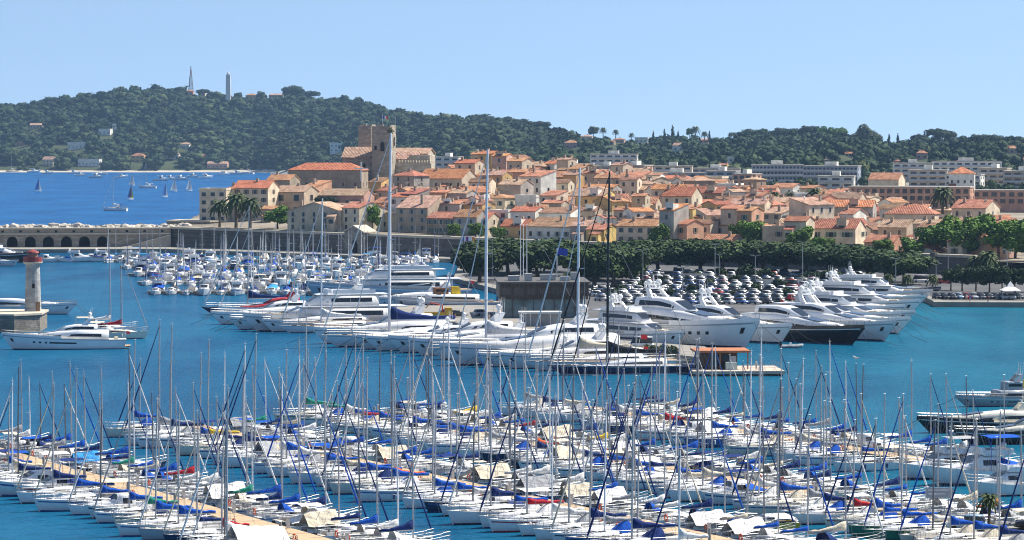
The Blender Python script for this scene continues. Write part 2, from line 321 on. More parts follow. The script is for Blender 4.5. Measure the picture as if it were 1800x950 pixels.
def lighthouse_jetty():
    M_RUB = stone('rubble_stone', (0.30, 0.27, 0.22), (0.10, 0.09, 0.08), .7, .4, .45)
    t = thing('stone_jetty', 'rough rubble stone jetty under the red topped lighthouse', 'jetty', (-97, 640, 0))
    obj('wall', MB().prism([(-90, 8), (-3, -1), (1.5, 4), (1, 17), (-90, 26)], -2, 3.35), M_RUB, t)
    obj('coping', MB().prism([(-90, 7.8), (-3, -1.3), (1.9, 3.9), (1.3, 17.3), (-90, 26.2)], 3.353, 3.75), M_COPE, t)
    t2 = thing('harbour_lighthouse', 'small pale stone harbour lighthouse with red lantern gallery', 'lighthouse', (PX(57, 651), 651, 3.75))
    MW = stone('lighthouse_stone', (0.46, 0.45, 0.42), (0.33, 0.32, 0.3), 1.0, .42, .12)
    obj('tower', MB().tube([(0, 0, 0), (0, 0, .6), (0, 0, 9.6)], [1.75, 1.68, 1.42], 16), MW, t2)
    red = M('lantern_red', (0.26, 0.045, 0.04), .5)
    g = obj('gallery', MB().tube([(0, 0, 9.603), (0, 0, 9.9)], [1.6, 2.0], 16).tube([(0, 0, 9.905), (0, 0, 10.1)], 2.05, 16), M_COPE, t2)
    pr = MB()
    for k in range(16):
        a, b = 2 * math.pi * k / 16, 2 * math.pi * (k + 1) / 16
        pr.add([(1.95 * math.cos(q), 1.95 * math.sin(q), z) for z in (10.1, 11.05) for q in (a, b)] + [(1.8 * math.cos(q), 1.8 * math.sin(q), z) for z in (10.1, 11.05) for q in (a, b)], [(0, 1, 3, 2), (4, 6, 7, 5), (2, 3, 7, 6)])
    obj('railing', pr, red, g)
    ln = obj('lantern_room', MB().tube([(0, 0, 10.1), (0, 0, 11.9)], 1.1, 10), M('lantern_brown', (0.30, 0.15, 0.12), .6), t2)
    obj('roof', MB().tube([(0, 0, 11.903), (0, 0, 12.2), (0, 0, 12.6)], [1.35, 1.2, .15], 10), red, t2)
    obj('window', MB().box(-.28, .28, -.08, .06, -.45, .45), M_DARK, t2, (.35, -1.56, 5.2))
    obj('door', MB().box(-.45, .45, -.1, .3, 0, 1.9), M('door_brown', (0.12, 0.07, 0.04), .7), t2, (1.2, -1.25, .05), rad(44))
lighthouse_jetty()
# ------------------------------------------------------------------ foliage
def cloud(n, lobes, size, shell=.55, seed=1, flat=0.0, tone=False):
    rg = np.random.default_rng(seed); lobes = np.array(lobes, float); wt = lobes[:, 3] * lobes[:, 4] * lobes[:, 5]; wt = wt ** .67; wt /= wt.sum()
    k = rg.choice(len(lobes), n, p=wt); d = rg.normal(size=(n, 3)); d /= np.linalg.norm(d, axis=1)[:, None]
    r = (shell + (1 - shell) * rg.random(n)) ** .8
    c = lobes[k, :3] + d * lobes[k, 3:6] * r[:, None]
    nrm = d * .8 + rg.normal(size=(n, 3)) * .55 + np.array([0, 0, .25 + flat]); nrm /= np.linalg.norm(nrm, axis=1)[:, None]
    a = np.cross(nrm, rg.normal(size=(n, 3))); a /= np.linalg.norm(a, axis=1)[:, None]; b = np.cross(nrm, a)
    s = size * (.55 + .9 * rg.random(n))[:, None]; e = (.55 + .45 * rg.random(n))[:, None]
    V = np.stack([c - a * s, c - b * s * e * .9, c + a * s * .95, c + b * s * e], 1).reshape(-1, 3)
    return V, np.arange(4 * n).reshape(n, 4)
def leafmat(name, dark, light, rnd=.15, scale=.35):
    m = M(name, dark, .75, 0, .1, scale, 0, rnd, .01, spec=.2, col2=light); b = m.node_tree.nodes['Principled BSDF']
    return m
L_PINE = leafmat('pine_leaf', (0.016, 0.036, 0.010), (0.060, 0.105, 0.022))
L_PLANE = leafmat('plane_leaf', (0.042, 0.100, 0.012), (0.15, 0.26, 0.03))
L_DARK = leafmat('holm_leaf', (0.018, 0.038, 0.016), (0.055, 0.09, 0.03))
L_OLIVE = leafmat('olive_leaf', (0.05, 0.07, 0.03), (0.13, 0.15, 0.06))
L_PALM = leafmat('palm_leaf', (0.03, 0.05, 0.015), (0.09, 0.12, 0.04))
M_BARK = M('bark', (0.13, 0.085, 0.055), .95, 0, .3, 2, .4)
M_PBARK = M('palm_bark', (0.16, 0.12, 0.08), .95, 0, .3, 2, .4)
def tree_me(kind, seed):
    rr = random.Random(seed); T = MB()
    if kind in ('pine', 'fullpine'):           # umbrella pine ~9.5 m tall
        T.tube([(0, 0, -.3), (.2, 0, 1.6), (.35, .1, 3.6), (.3, .1, 5)], [.36, .3, .26, .2], 7)
        lobes = []
        for k in range(11):
            a = k * 2.4 + rr.random(); q = 3.6 * math.sqrt((k + .5) / 11); x, y = q * 1.25 * math.cos(a), q * 1.25 * math.sin(a); z = 6.7 - .05 * q * q + rr.uniform(-.7, .6)
            lobes.append((x, y, z, 1.9 + rr.random() * .8, 1.9 + rr.random() * .8, 1.25 + rr.random() * .5))
            if k % 2 == 0: T.tube([(.3, .1, 3.6 + .12 * k), (x * .5, y * .5, 5.2), (x * .95, y * .95, z)], [.16, .11, .05], 5)
        if kind == 'fullpine':
            for k in range(10):
                a = k * 2.4 + 1; q = 3.3 * math.sqrt((k + .6) / 10); lobes.append((q * math.cos(a), q * math.sin(a), 4.3 + rr.uniform(-1.0, 1.2), 1.7, 1.7, 1.5))
        V, Q = cloud(2600 if kind == 'pine' else 3600, lobes, .36, .5, seed, .15)
    elif kind == 'round':        # plane tree ~10 m
        T.tube([(0, 0, -.3), (.1, 0, 2), (0, .1, 4.5), (.1, 0, 7)], [.35, .28, .2, .1], 7)
        lobes = [(0, 0, 6.3, 2.6, 2.6, 2.6)]
        for k in range(12):
            a = k * 2.4; zz = 3.9 + 4.8 * rr.random(); q = 2.7 * math.sqrt(max(.12, 1 - ((zz - 6) / 3.8) ** 2)); x, y = q * math.cos(a), q * math.sin(a)
            lobes.append((x, y, zz, 1.3 + rr.random() * .7, 1.3 + rr.random() * .7, 1.1 + rr.random() * .6))
            if k % 2 == 0: T.tube([(0, .05, 3 + .15 * k), (x * .6, y * .6, zz - .8), (x, y, zz)], [.13, .09, .04], 5)
        V, Q = cloud(2600, lobes, .34, .55, seed)
    elif kind == 'cypress':
        T.tube([(0, 0, -.3), (0, 0, 3), (0, 0, 9)], [.25, .2, .05], 6)
        lobes = [(rr.uniform(-.3, .3), rr.uniform(-.3, .3), 1.6 + k * 1.15, 1.35 * (1 - (k / 9.5) ** 2.2) + .25, 1.35 * (1 - (k / 9.5) ** 2.2) + .25, 1.3) for k in range(10)]
        V, Q = cloud(1100, lobes, .38, .6, seed)
    elif kind == 'bush':
        T.tube([(0, 0, -.2), (0, 0, .8)], .1, 5)
        lobes = [(rr.uniform(-.9, .9), rr.uniform(-.9, .9), .7 + rr.random() * .8, .8, .8, .75) for k in range(7)]
        V, Q = cloud(650, lobes, .26, .5, seed)
    elif kind == 'palm':
        T.tube([(0, 0, -.3), (.05, 0, 2), (0, .05, 4.6), (.05, .02, 6.4)], [.42, .34, .3, .4], 9)
        vs, q = [], []
        for k in range(46):
            a = k * 2.39996; up = 1.15 - 1.9 * (k / 46); ln = 2.7 + .7 * rr.random(); pts = []
            for i in range(7):
                t = i / 6; r_ = ln * t * math.cos(up) * (1 - .1 * t) + .25; z = 6.5 + ln * (math.sin(up) * t - .75 * t * t * (.6 + .4 * math.cos(up)))
                pts.append((r_, z, .34 * math.sin(math.pi * min(.08 + t * .92, 1)) + .05))
            for i in range(6):
                for sg in (-1, 1):
                    r0, z0, w0 = pts[i]; r1, z1, w1 = pts[i + 1]; n = len(vs)
                    for r_, z, w_ in ((r0, z0, 0), (r1, z1, 0), (r1 + .25, z1 - w1 * .75, w1 * sg), (r0 + .25, z0 - w0 * .75, w0 * sg)):
                        vs.append((r_ * math.cos(a) - w_ * math.sin(a), r_ * math.sin(a) + w_ * math.cos(a), z))
                    q.append((n, n + 1, n + 2, n + 3))
        V, Q = np.array(vs), np.array(q)
    return np_mesh(kind + '_crown', V, Q), T.mesh(kind + '_trunk')
TM = {}
def tree(kind, X, Y, z, sc, name, label, group=None, leaf=None, cat='tree', seed=None):
    s = seed or R.choice((1, 2, 3))
    if (kind, s) not in TM: TM[(kind, s)] = tree_me(kind, s * 7 + len(kind))
    c, t = TM[(kind, s)]
    o = thing(name, label, cat, (X, Y, z), R.random() * 6.28, group, sc if not isinstance(sc, tuple) else 1)
    if isinstance(sc, tuple): o.scale = sc
    obj('crown', c, leaf or {'pine': L_PINE, 'fullpine': L_PINE, 'round': L_PLANE, 'cypress': L_DARK, 'bush': L_DARK, 'palm': L_PALM}[kind], o)
    obj('trunk', t, M_PBARK if kind == 'palm' else M_BARK, o); return o

# far woods: one mass
def blob(seed, flat=.75):
    rg = np.random.default_rng(seed); nu, nv = 9, 5; V = []; Q = []
    for j in range(nv + 1):
        t = -math.pi / 2 + math.pi * j / nv
        for i in range(nu):
            a = 2 * math.pi * i / nu; r = .92 + .2 * rg.random(); V.append((r * math.cos(t) * math.cos(a), r * math.cos(t) * math.sin(a), r * math.sin(t) * flat))
    for j in range(nv):
        for i in range(nu): Q.append((j * nu + i, j * nu + (i + 1) % nu, (j + 1) * nu + (i + 1) % nu, (j + 1) * nu + i))
    lob = [(0, 0, 0, 1, 1, flat)] + [(rg.uniform(-.6, .6), rg.uniform(-.6, .6), rg.uniform(0, .5) * flat, .55, .55, .45) for _ in range(4)]
    V2, Q2 = cloud(64, lob, .26, .9, seed)
    return np.vstack([np.array(V) * .86, V2]), np.vstack([np.array(Q), Q2 + len(V)])
BL = [blob(k, f) for k, f in enumerate((.55, .62, .7, .8, .9, 1.15))]
CLEAR = []      # (px, y, halfwidth, halfheight) clearings where a house must stay in view
def woods(name, label, spots):
    VV, QQ, TT = [], [], []; n = 0; rg = np.random.default_rng(5)
    for X, Y, z, r, kind, tone in spots:
        V, Q = BL[kind]; a = rg.random() * 6.28; ca, sa = math.cos(a), math.sin(a); s = r
        v = np.stack([V[:, 0] * ca - V[:, 1] * sa, V[:, 0] * sa + V[:, 1] * ca, V[:, 2]], 1) * s
        VV.append(v + np.array((X, Y, z + r * .75))); QQ.append(Q + n); TT.append(np.full(len(Q), tone)); n += len(V)
    me = np_mesh(name, np.vstack(VV), np.vstack(QQ))
    at = me.attributes.new('tone', 'FLOAT', 'FACE'); at.data.foreach_set('value', np.concatenate(TT).astype(np.float32))
    m = bpy.data.materials.new('woodland'); m.use_nodes = True; nt = m.node_tree; b = nt.nodes['Principled BSDF']; b.inputs['Roughness'].default_value = .8; b.inputs['Specular IOR Level'].default_value = .15
    an = nt.nodes.new('ShaderNodeAttribute'); an.attribute_name = 'tone'; r = nt.nodes.new('ShaderNodeValToRGB'); e = r.color_ramp.elements
    e[0].color = (.011, .026, .011, 1); e[1].position = 1; e[1].color = (.085, .105, .036, 1)
    for p_, c in ((.35, (.023, .044, .015)), (.7, (.036, .060, .020))): q = e.new(p_); q.color = (*c, 1)
    nt.links.new(an.outputs['Fac'], r.inputs[0]); nt.links.new(r.outputs[0], b.inputs['Base Color'])
    return tag(obj(name, me, m), label, 'woodland', kind='stuff')
def proj(X, Y, z): return 900 + X / Y * F, 250 + (HC - z) / Y * F
def build_woods():
    sp = []; rr = random.Random(3)
    px = -120.0
    while px < 2000:
        fd, rd = footD(px), ridgeD(px); wm = 5.3 / rd * F
        for _ in range(2):
            pass
        yb = 250 + (HC - footz(px)) / fd * F; yt = 250 + (HC - ridgez(px)) / rd * F
        nrow = int(max(9, (yb - yt) / 4.4))
        for j in range(nrow):
            v = (j + rr.random()) / nrow; v = v ** 1.1
            p2 = px + rr.uniform(-4, 4); D = fd + v * (rd - fd) + rr.uniform(-10, 10); X = PX(p2, D); z = hillz(p2, max(0, v))
            big = p2 > 1040
            r = (rr.uniform(3.4, 7.0) if rr.random() < .8 else rr.uniform(7, 10.5)) if not big else rr.uniform(2.6, 6.0) * (1.25 if 1290 < p2 < 1560 and v > .3 else 1)
            qx, qy = proj(X, D, z + r)
            if any(abs(qx - a) < w_ * .95 + r / D * F * .45 and -hh * .7 < qy - b < hh + 6 for a, b, w_, hh in CLEAR): continue
            if v < .06 and p2 < 1000 and rr.random() < .4: continue
            if big and v < .45 and rr.random() < .35: continue
            tone = min(1, max(0, rr.gauss(.38, .2) + (.12 if v < .25 else 0) + (.25 if rr.random() < .05 else 0) + .13 * wob(X * .55, D * .8 + v * 300)))
            sp.append((X, D, z - .6, r, rr.choice((0, 0, 1, 1, 2, 3)) if not big else rr.choice((1, 2, 3, 4, 5)), tone))
        px += 5.6 if px < 1000 else 6.2
    woods('hill_woods', 'dark green pine woods covering the hills behind the old town', sp)
    sp = []
    for k in range(760):        # gardens between the blocks on the plain
        px = rr.uniform(770, 1900); D = rr.uniform(1480, 1990); X = PX(px, D); z = G(X, D); r = rr.uniform(2.0, 4.2)
        qx, qy = proj(X, D, z + r)
        if any(abs(qx - a) < w_ + 6 and -hh < qy - b < hh + 7 for a, b, w_, hh in CLEAR): continue
        sp.append((X, D, z, r, rr.choice((1, 2, 3, 4, 5)), min(1, max(0, rr.gauss(.5, .2)))))
    woods('garden_woods', 'bushy green gardens between the apartment blocks behind the old town', sp)
# ------------------------------------------------------------------ houses
def plaster(name, c): return M('plaster_' + name, c, .9, 0, .24, .3, .15, .10, .008, spec=.15)
PL = {n: plaster(n, tuple(min(.72, q * 1.13) for q in c)) for n, c in dict(cream=(.54, .45, .33), tan=(.43, .345, .25), ochre=(.50, .33, .14), yellow=(.62, .46, .17), pink=(.46, .29, .22), grey=(.34, .31, .27), white=(.66, .62, .55), stone=(.30, .25, .19), rose=(.48, .28, .18), brown=(.27, .20, .14)).items()}
RF = {'orange': tiles('roof_orange', (.38, .165, .09), (.54, .28, .165)), 'red': tiles('roof_red', (.34, .12, .075), (.46, .20, .13)), 'pale': tiles('roof_pale', (.38, .225, .15), (.56, .38, .27)), 'brown': tiles('roof_brown', (.20, .115, .075), (.36, .20, .125)), 'bright': tiles('roof_bright', (.44, .165, .075), (.56, .25, .125))}
FLATR = M('roof_gravel', (.42, .38, .32), .9, 0, .15, .3)
GLASS = M('window_glass', (.025, .03, .035), .15, 0, .3, .4, spec=.6)
SHUT = {n: M('shutter_' + n, c, .6, rnd=.15) for n, c in dict(grey=(.25, .30, .32), green=(.10, .16, .12), brown=(.16, .10, .06), white=(.6, .6, .58), blue=(.16, .24, .36)).items()}
TRIM = M('window_surround', (.55, .50, .42), .8, var=.05)
M_CHIM = M('chimney_plaster', (.40, .31, .23), .9, var=.2)
def wmesh(w, h):
    f = MB(); t = .09     # frame ring with a sill, proud of the wall
    f.box(-w / 2 - t, -w / 2, -.05, .1, 0, h).box(w / 2, w / 2 + t, -.05, .1, 0, h).box(-w / 2 - t, w / 2 + t, -.05, .1, h, h + t).box(-w / 2 - t - .06, w / 2 + t + .06, -.1, .1, -t, -.003)
    p = MB().box(-w / 2, w / 2, -.012, .1, 0.003, h - .003)
    s = MB().box(-w / 2 - t - w * .48, -w / 2 - t - .02, -.07, -.01, 0, h)
    s2 = MB().box(w / 2 + t + .02, w / 2 + t + w * .48, -.07, -.01, 0, h)
    return f.mesh('window_surround'), p.mesh('pane'), s.mesh('shutter'), s2.mesh('shutter')
WIN = {k: wmesh(*k) for k in ((.95, 1.5), (1.0, 1.9), (.7, .9), (1.6, 1.4), (2.2, 2.2))}
def window(par, x, y, z, rz, k=(.95, 1.5), shutter=None, frame=True):
    f, p, s, s2 = WIN[k]
    if frame:
        w = obj('window', f, TRIM, par, (x, y, z), rz); obj('pane', p, GLASS, w)
    else:
        w = obj('window', p, GLASS, par, (x - .03 * -math.sin(rz), y - .03, z), rz)
    if shutter is not None: obj('shutter', s, shutter, w); obj('shutter', s2, shutter, w)
    return w
def house(X, Y, z, w, d, h, rz, roof='gable', rise=1.6, wall='cream', rf='orange', label='', group=None, rows=None, cols=None, side=1, shut=None, name='town_house', cat='house', chim=1, ridge='x', k=(.95, 1.5), frame=True, extra=2.5, right=True, rr=R):
    """walls w wide (local x), d deep, front at y=0 facing -y; ridge along x or y"""
    t = thing(name, label, cat, (X, Y, z), rz, group); b = MB(); x0, x1 = -w / 2, w / 2; wm = PL[wall] if isinstance(wall, str) else wall
    ov = .35; th = .22; r = MB(); rm = RF.get(rf)
    if roof == 'gable' and ridge == 'x':
        b.add([(x0, 0, -extra), (x1, 0, -extra), (x1, d, -extra), (x0, d, -extra), (x0, 0, h), (x1, 0, h), (x1, d, h), (x0, d, h), (x0, d / 2, h + rise), (x1, d / 2, h + rise)],
              [(0, 1, 5, 4), (1, 2, 6, 9, 5), (2, 3, 7, 6), (3, 0, 4, 8, 7)])
        e = rise / (d / 2) * ov
        r.loft([[(xx, -ov, h - e), (xx, d / 2, h + rise), (xx, d + ov, h - e), (xx, d + ov, h - e + th), (xx, d / 2, h + rise + th), (xx, -ov, h - e + th)] for xx in (x0 - ov * .6, x1 + ov * .6)])
    elif roof == 'gable':
        b.add([(x0, 0, -extra), (x1, 0, -extra), (x1, d, -extra), (x0, d, -extra), (x0, 0, h), (x1, 0, h), (x1, d, h), (x0, d, h), (0, 0, h + rise), (0, d, h + rise)],
              [(0, 1, 5, 8, 4), (1, 2, 6, 5), (2, 3, 7, 9, 6), (3, 0, 4, 7)])
        e = rise / (w / 2) * ov
        r.loft([[(x0 - ov, yy, h - e), (0, yy, h + rise), (x1 + ov, yy, h - e), (x1 + ov, yy, h - e + th), (0, yy, h + rise + th), (x0 - ov, yy, h - e + th)] for yy in (-ov * .6, d + ov * .6)])
    elif roof == 'shed':         # falls to the front
        b.add([(x0, 0, -extra), (x1, 0, -extra), (x1, d, -extra), (x0, d, -extra), (x0, 0, h), (x1, 0, h), (x1, d, h + rise), (x0, d, h + rise)], [(0, 1, 5, 4), (1, 2, 6, 5), (2, 3, 7, 6), (3, 0, 4, 7)])
        e = rise / d * ov
        r.loft([[(xx, -ov, h - e), (xx, d + ov * .3, h + rise + e * .3), (xx, d + ov * .3, h + rise + th), (xx, -ov, h - e + th)] for xx in (x0 - .15, x1 + .15)])
    elif roof == 'hip':
        b.box(x0, x1, 0, d, -extra, h); q = min(d / 2, w / 2) * .98
        r.box(x0 - ov, x1 + ov, -ov, d + ov, h + .003, h + th)
        r.add([(x0 - ov, -ov, h + th), (x1 + ov, -ov, h + th), (x1 + ov, d + ov, h + th), (x0 - ov, d + ov, h + th), (x0 + q, d / 2, h + rise + th), (x1 - q, d / 2, h + rise + th)], [(0, 1, 5, 4), (1, 2, 5), (2, 3, 4, 5), (3, 0, 4)])
    else:
        b.box(x0, x1, 0, d, -extra, h); rm = FLATR
        r.box(x0 - .12, x1 + .12, -.12, .25, h + .003, h + .8).box(x0 - .12, x1 + .12, d - .25, d + .12, h + .003, h + .8).box(x0 - .12, x0 + .25, .253, d - .253, h + .003, h + .8).box(x1 - .25, x1 + .12, .253, d - .253, h + .003, h + .8).box(x0 + .253, x1 - .253, .253, d - .253, h + .003, h + .15)
        rm = wm
    obj('wall', b, wm, t); ro = obj('roof', r, rm, t)
    for c in range(chim):
        cx = rr.uniform(x0 + .8, x1 - .8); cyy = d * rr.uniform(.3, .7); cb = h + rise * .3 if roof != 'flat' else h
        obj('chimney', MB().box(-.45, .45, -.3, .3, 0, 1.3 + (rise * .5)).box(-.48, .48, -.35, .35, 1.303 + rise * .5, 1.42 + rise * .5), M_CHIM, ro, (cx, cyy, cb))
    if name == 'town_house' and rr.random() < .45 and w > 5 and roof != 'flat':     # lean-to, terrace or dormer that breaks the outline
        u = rr.random(); ax = rr.uniform(x0 + 1.2, x1 - 1.2)
        if u < .5:
            hh = h * rr.uniform(.45, .75); dw = rr.uniform(2.4, 4); a = obj('annex', MB().add([(-dw / 2, -2.6, -extra), (dw / 2, -2.6, -extra), (dw / 2, -.003, -extra), (-dw / 2, -.003, -extra), (-dw / 2, -2.6, hh), (dw / 2, -2.6, hh), (dw / 2, -.003, hh + .9), (-dw / 2, -.003, hh + .9)], [(3, 2, 1, 0), (0, 1, 5, 4), (1, 2, 6, 5), (2, 3, 7, 6), (3, 0, 4, 7)]), wm, t, (ax, 0, 0))
            obj('roof', MB().loft([[(-dw / 2 - .2, -2.9, hh - .08), (-dw / 2 - .2, -.01, hh + .93), (-dw / 2 - .2, -.01, hh + 1.1), (-dw / 2 - .2, -2.9, hh + .1)], [(dw / 2 + .2, -2.9, hh - .08), (dw / 2 + .2, -.01, hh + .93), (dw / 2 + .2, -.01, hh + 1.1), (dw / 2 + .2, -2.9, hh + .1)]]), rm, a)
            obj('window', WIN[(1.6, 1.4)][1], GLASS, a, (0, -2.63, max(.3, hh - 2.3)))
        elif u < .8:
            a = obj('roof_terrace', MB().box(-1.5, 1.5, .5, 3.4, h - .3, h + rise * .75 + .5).box(-1.5, 1.5, .5, .62, h + rise * .75 + .503, h + rise * .75 + 1.2), PL[rr.choice(('white', 'cream', 'pink', 'tan'))], t, (ax * .6, 0, 0)); obj('window', MB().box(-.9, .9, -.02, .1, 0, 1.1), GLASS, a, (0, .5, h - .2))
        else:
            obj('satellite_dish', MB().tube([(0, 0, -.6), (0, 0, .9)], .04, 5).ball((0, -.2, 1.0), (.5, .15, .5), 8, 6), PL['white'], ro, (ax, d * .4, h + rise * .6))
        if rr.random() < .5: obj('aerial', MB().tube([(0, 0, 0), (0, 0, 2.6)], .03, 4).tube([(-.7, 0, 2.4), (.7, 0, 2.4)], .02, 4).tube([(-.5, 0, 2.0), (.5, 0, 2.0)], .02, 4), M('aerial_metal', (.25, .25, .26), .5, .5), ro, (-ax * .5, d * .5, h + rise * .7))
    nr = rows if rows is not None else max(1, int(h / 3.1)); nc = cols if cols is not None else max(1, int(w / 2.8)); fh = h / max(nr, 1)
    for i in range(nr):
        for j in range(nc):
            if rows is None and rr.random() < .14: continue
            zz = i * fh + fh * .28; zz = min(zz, h - k[1] - .3)
            window(t, x0 + w * (j + .5) / nc, 0, zz, 0, k, shut if shut is None or rr.random() < .85 else None, frame)
        if right and side:
            for j in range(side):
                if rr.random() < .35: continue
                window(t, x1, d * (j + .5) / side, min(i * fh + fh * .28, h - k[1] - .3), rad(90), k, shut if shut is not None and d / side > 2.4 else None, frame)
    return t
HERO = []
def hp(x0, x1, ye, D, rot=-30, d=9, roof='gable', rise=1.7, wall='cream', rf='orange', label='', **kw):
    """a house whose front spans picture columns x0..x1 with its eave at row ye, D metres away; stands on the ground there"""
    a = rad(rot); Xc = PX((x0 + x1) / 2, D); w = abs(x1 - x0) / F * D / math.cos(a); h = ZY(ye, D); z = G(Xc, D)
    HERO.append((x0, x1, ye, D)); return house(Xc, D, z, w, d, h - z, a, roof, rise, wall, rf, label, **kw)
OT = 'houses of the old town'
def heroes():
    g = SHUT
    # seaward end
    hp(350, 398, 335, 1148, -14, 11, 'flat', 0, 'cream', label='pale flat roofed house at the seaward tip of the old town', group=OT, k=(1.6, 1.4), cols=3, rows=4, chim=0)
    hp(398, 411, 333, 1152, -14, 11, 'hip', 1.4, 'cream', 'orange', 'narrow cream stair tower beside the pale flat roofed seafront house', group=OT, cols=1, rows=2)
    hp(409, 472, 331, 1150, -20, 10, 'gable', 2.6, 'cream', 'bright', 'cream four storey seafront house with bright orange roof and balcony', group=OT, cols=4, rows=4, shut=g['brown'])
    hp(480, 535, 338, 1155, -24, 12, 'gable', 2.2, 'tan', 'pale', 'tan house with two tall dark arched doorways above the palms', group=OT, cols=2, rows=2, k=(2.2, 2.2))
    hp(528, 552, 330, 1170, -30, 12, 'shed', 2.4, 'rose', 'orange', 'salmon gabled house behind the tan arched house', group=OT, cols=1)
    hp(468, 510, 317, 1215, -22, 9, 'gable', 2.0, 'stone', 'orange', 'stone house with orange roof overlooking the bay above the seafront', group=OT, cols=3)
    hp(458, 484, 368, 1136, -24, 6, 'gable', 1.0, 'tan', 'orange', 'small orange roofed garden house between palms and plane tree', group=OT, cols=1, rows=1, chim=0)
    # long hall below the castle and the cream house on the wall
    hp(506, 636, 300, 1240, -10, 12, 'hip', 2.8, 'stone', 'bright', 'long low stone hall with bright orange roof below the castle', cols=6, rows=1, side=2, chim=0, name='town_hall_block')
    hp(504, 600, 372, 1083, -20, 14, 'gable', 3.0, 'tan', 'pale', 'large tan gabled house standing on the rampart edge', group=OT, ridge='y', cols=5, rows=3, k=(.95, 1.5))
    hp(600, 632, 366, 1078, -42, 12, 'gable', 1.9, 'cream', 'orange', 'sunlit cream house on the rampart, right of the large tan gable', group=OT, cols=2, rows=3, side=4)
    hp(560, 640, 344, 1130, -20, 10, 'gable', 2.2, 'pink', 'pale', 'wide pale roofed house behind the large tan gable house', group=OT, cols=4)
    hp(690, 728, 310, 1170, -38, 9, 'hip', 2.0, 'grey', 'red', 'tall grey tower house with a small red hipped roof', group=OT, cols=2, rows=5, name='tower_house')
    hp(696, 752, 366, 1078, -30, 9, 'shed', 4.0, 'tan', 'pale', 'tan house with two skylights in its pale tiled roof', group=OT, cols=3, rows=3, shut=g['grey'])
    hp(655, 697, 378, 1084, -30, 8, 'flat', 0, 'tan', label='plain flat roofed tan annex beside the skylight house', group=OT, cols=1, rows=1, chim=0)
    hp(750, 800, 384, 1065, -30, 9, 'gable', 1.9, 'brown', 'orange', 'brown row house with dark shutters just above the rampart', group=OT, cols=5, rows=2, shut=g['green'])
    hp(798, 838, 382, 1060, -30, 8, 'gable', 2.4, 'grey', 'orange', 'grey row house with steep orange roof and blue shutters above the rampart', group=OT, cols=2, rows=2, shut=g['blue'])
    hp(834, 858, 384, 1062, -30, 8, 'gable', 1.8, 'cream', 'bright', 'narrow cream house under a blue awning above the rampart', group=OT, cols=2, rows=2)
    hp(857, 893, 373, 1070, -35, 8, 'flat', 0, 'white', label='pale house with roof terrace plants above the rampart', group=OT, cols=2, rows=3, k=(1.6, 1.4))
    hp(880, 925, 398, 1040, -28, 8, 'gable', 2.2, 'ochre', 'bright', 'low ochre house with bright orange roof above the rampart flagpoles', group=OT, cols=2, rows=1)
    hp(925, 1003, 399, 1034, -30, 9, 'shed', 2.8, 'white', 'brown', 'long whitewashed house with four small windows on the rampart', group=OT, cols=5, rows=1, k=(.95, 1.5), shut=g['grey'])
    hp(1002, 1032, 398, 1026, -30, 9, 'gable', 1.8, 'grey', 'pale', 'grey house squeezed between the long white house and the yellow one', group=OT, cols=2, rows=1)
    hp(1031, 1062, 404, 1018, -35, 9, 'gable', 1.7, 'yellow', 'orange', 'sunlit yellow house on the rampart beside the black mast', group=OT, cols=2, rows=1, side=3)
    hp(1084, 1150, 398, 1008, -28, 10, 'gable', 2.0, 'cream', 'orange', 'cream villa with orange roof and glazed balcony on the rampart', group=OT, cols=4, rows=2, k=(1.6, 1.4), side=2)
    hp(1118, 1160, 385, 1018, -28, 8, 'hip', 1.5, 'white', 'pale', 'upper storey house rising behind the cream rampart villa', group=OT, cols=3)
    hp(1000, 1060, 345, 1110, -30, 11, 'gable', 2.2, 'yellow', 'pale', 'yellow house with broad pale roof in the middle of the old town', group=OT, cols=3, side=2)
    hp(1188, 1217, 368, 1060, -36, 7, 'shed', 1.2, 'yellow', 'orange', 'bright yellow house among darker roofs behind the pines', group=OT, cols=2, rows=3)
    hp(905, 942, 347, 1098, -35, 6, 'flat', 0, 'white', label='small bright white cube house in the middle of the old town', group=OT, cols=1, rows=1, chim=0)
    hp(876, 915, 325, 1150, -32, 9, 'gable', 1.8, 'grey', 'pale', 'grey house with washed pale roof above the white cube house', group=OT, cols=2, k=(1.6, 1.4))
    hp(734, 812, 314, 1190, -30, 12, 'gable', 3.4, 'cream', 'bright', 'long church like house with bright orange roof and pediment', group=OT, cols=6, rows=2, ridge='x')
    hp(1164, 1215, 345, 1085, -25, 10, 'gable', 3, 'cream', 'bright', 'house with large bright orange roof and roof window', group=OT, cols=3)
    hp(1340, 1372, 376, 1010, -35, 9, 'shed', 1.8, 'grey', 'pale', 'grey tower house with white sunlit flank behind the round trees', group=OT, cols=2, rows=4, side=1, k=(1.6, 1.4), name='tower_house')
    hp(1420, 1502, 402, 950, -22, 11, 'gable', 2.6, 'cream', 'red', 'big cream house with green shutters and red roof on the rampart', group=OT, cols=3, rows=2, shut=g['green'], k=(1.6, 1.4), side=2, ridge='x')
    hp(1451, 1533, 364, 1090, -14, 10, 'gable', 2.2, 'grey', 'bright', 'long grey house with straight red roof beside two palms', group=OT, cols=7, rows=2)
    hp(1556, 1640, 377, 1060, -18, 11, 'hip', 3.0, 'cream', 'red', 'cream house with wide red hipped roof right of the old town', group=OT, cols=4, rows=2)
    hp(1545, 1592, 400, 985, -30, 9, 'gable', 2.2, 'tan', 'pale', 'tan house with faded roof among the right hand rooftops', group=OT, cols=2)
    hp(1521, 1570, 426, 935, -30, 8, 'gable', 1.9, 'rose', 'orange', 'low rose house with sunlit roof near the rampart palms', group=OT, cols=2, rows=1)
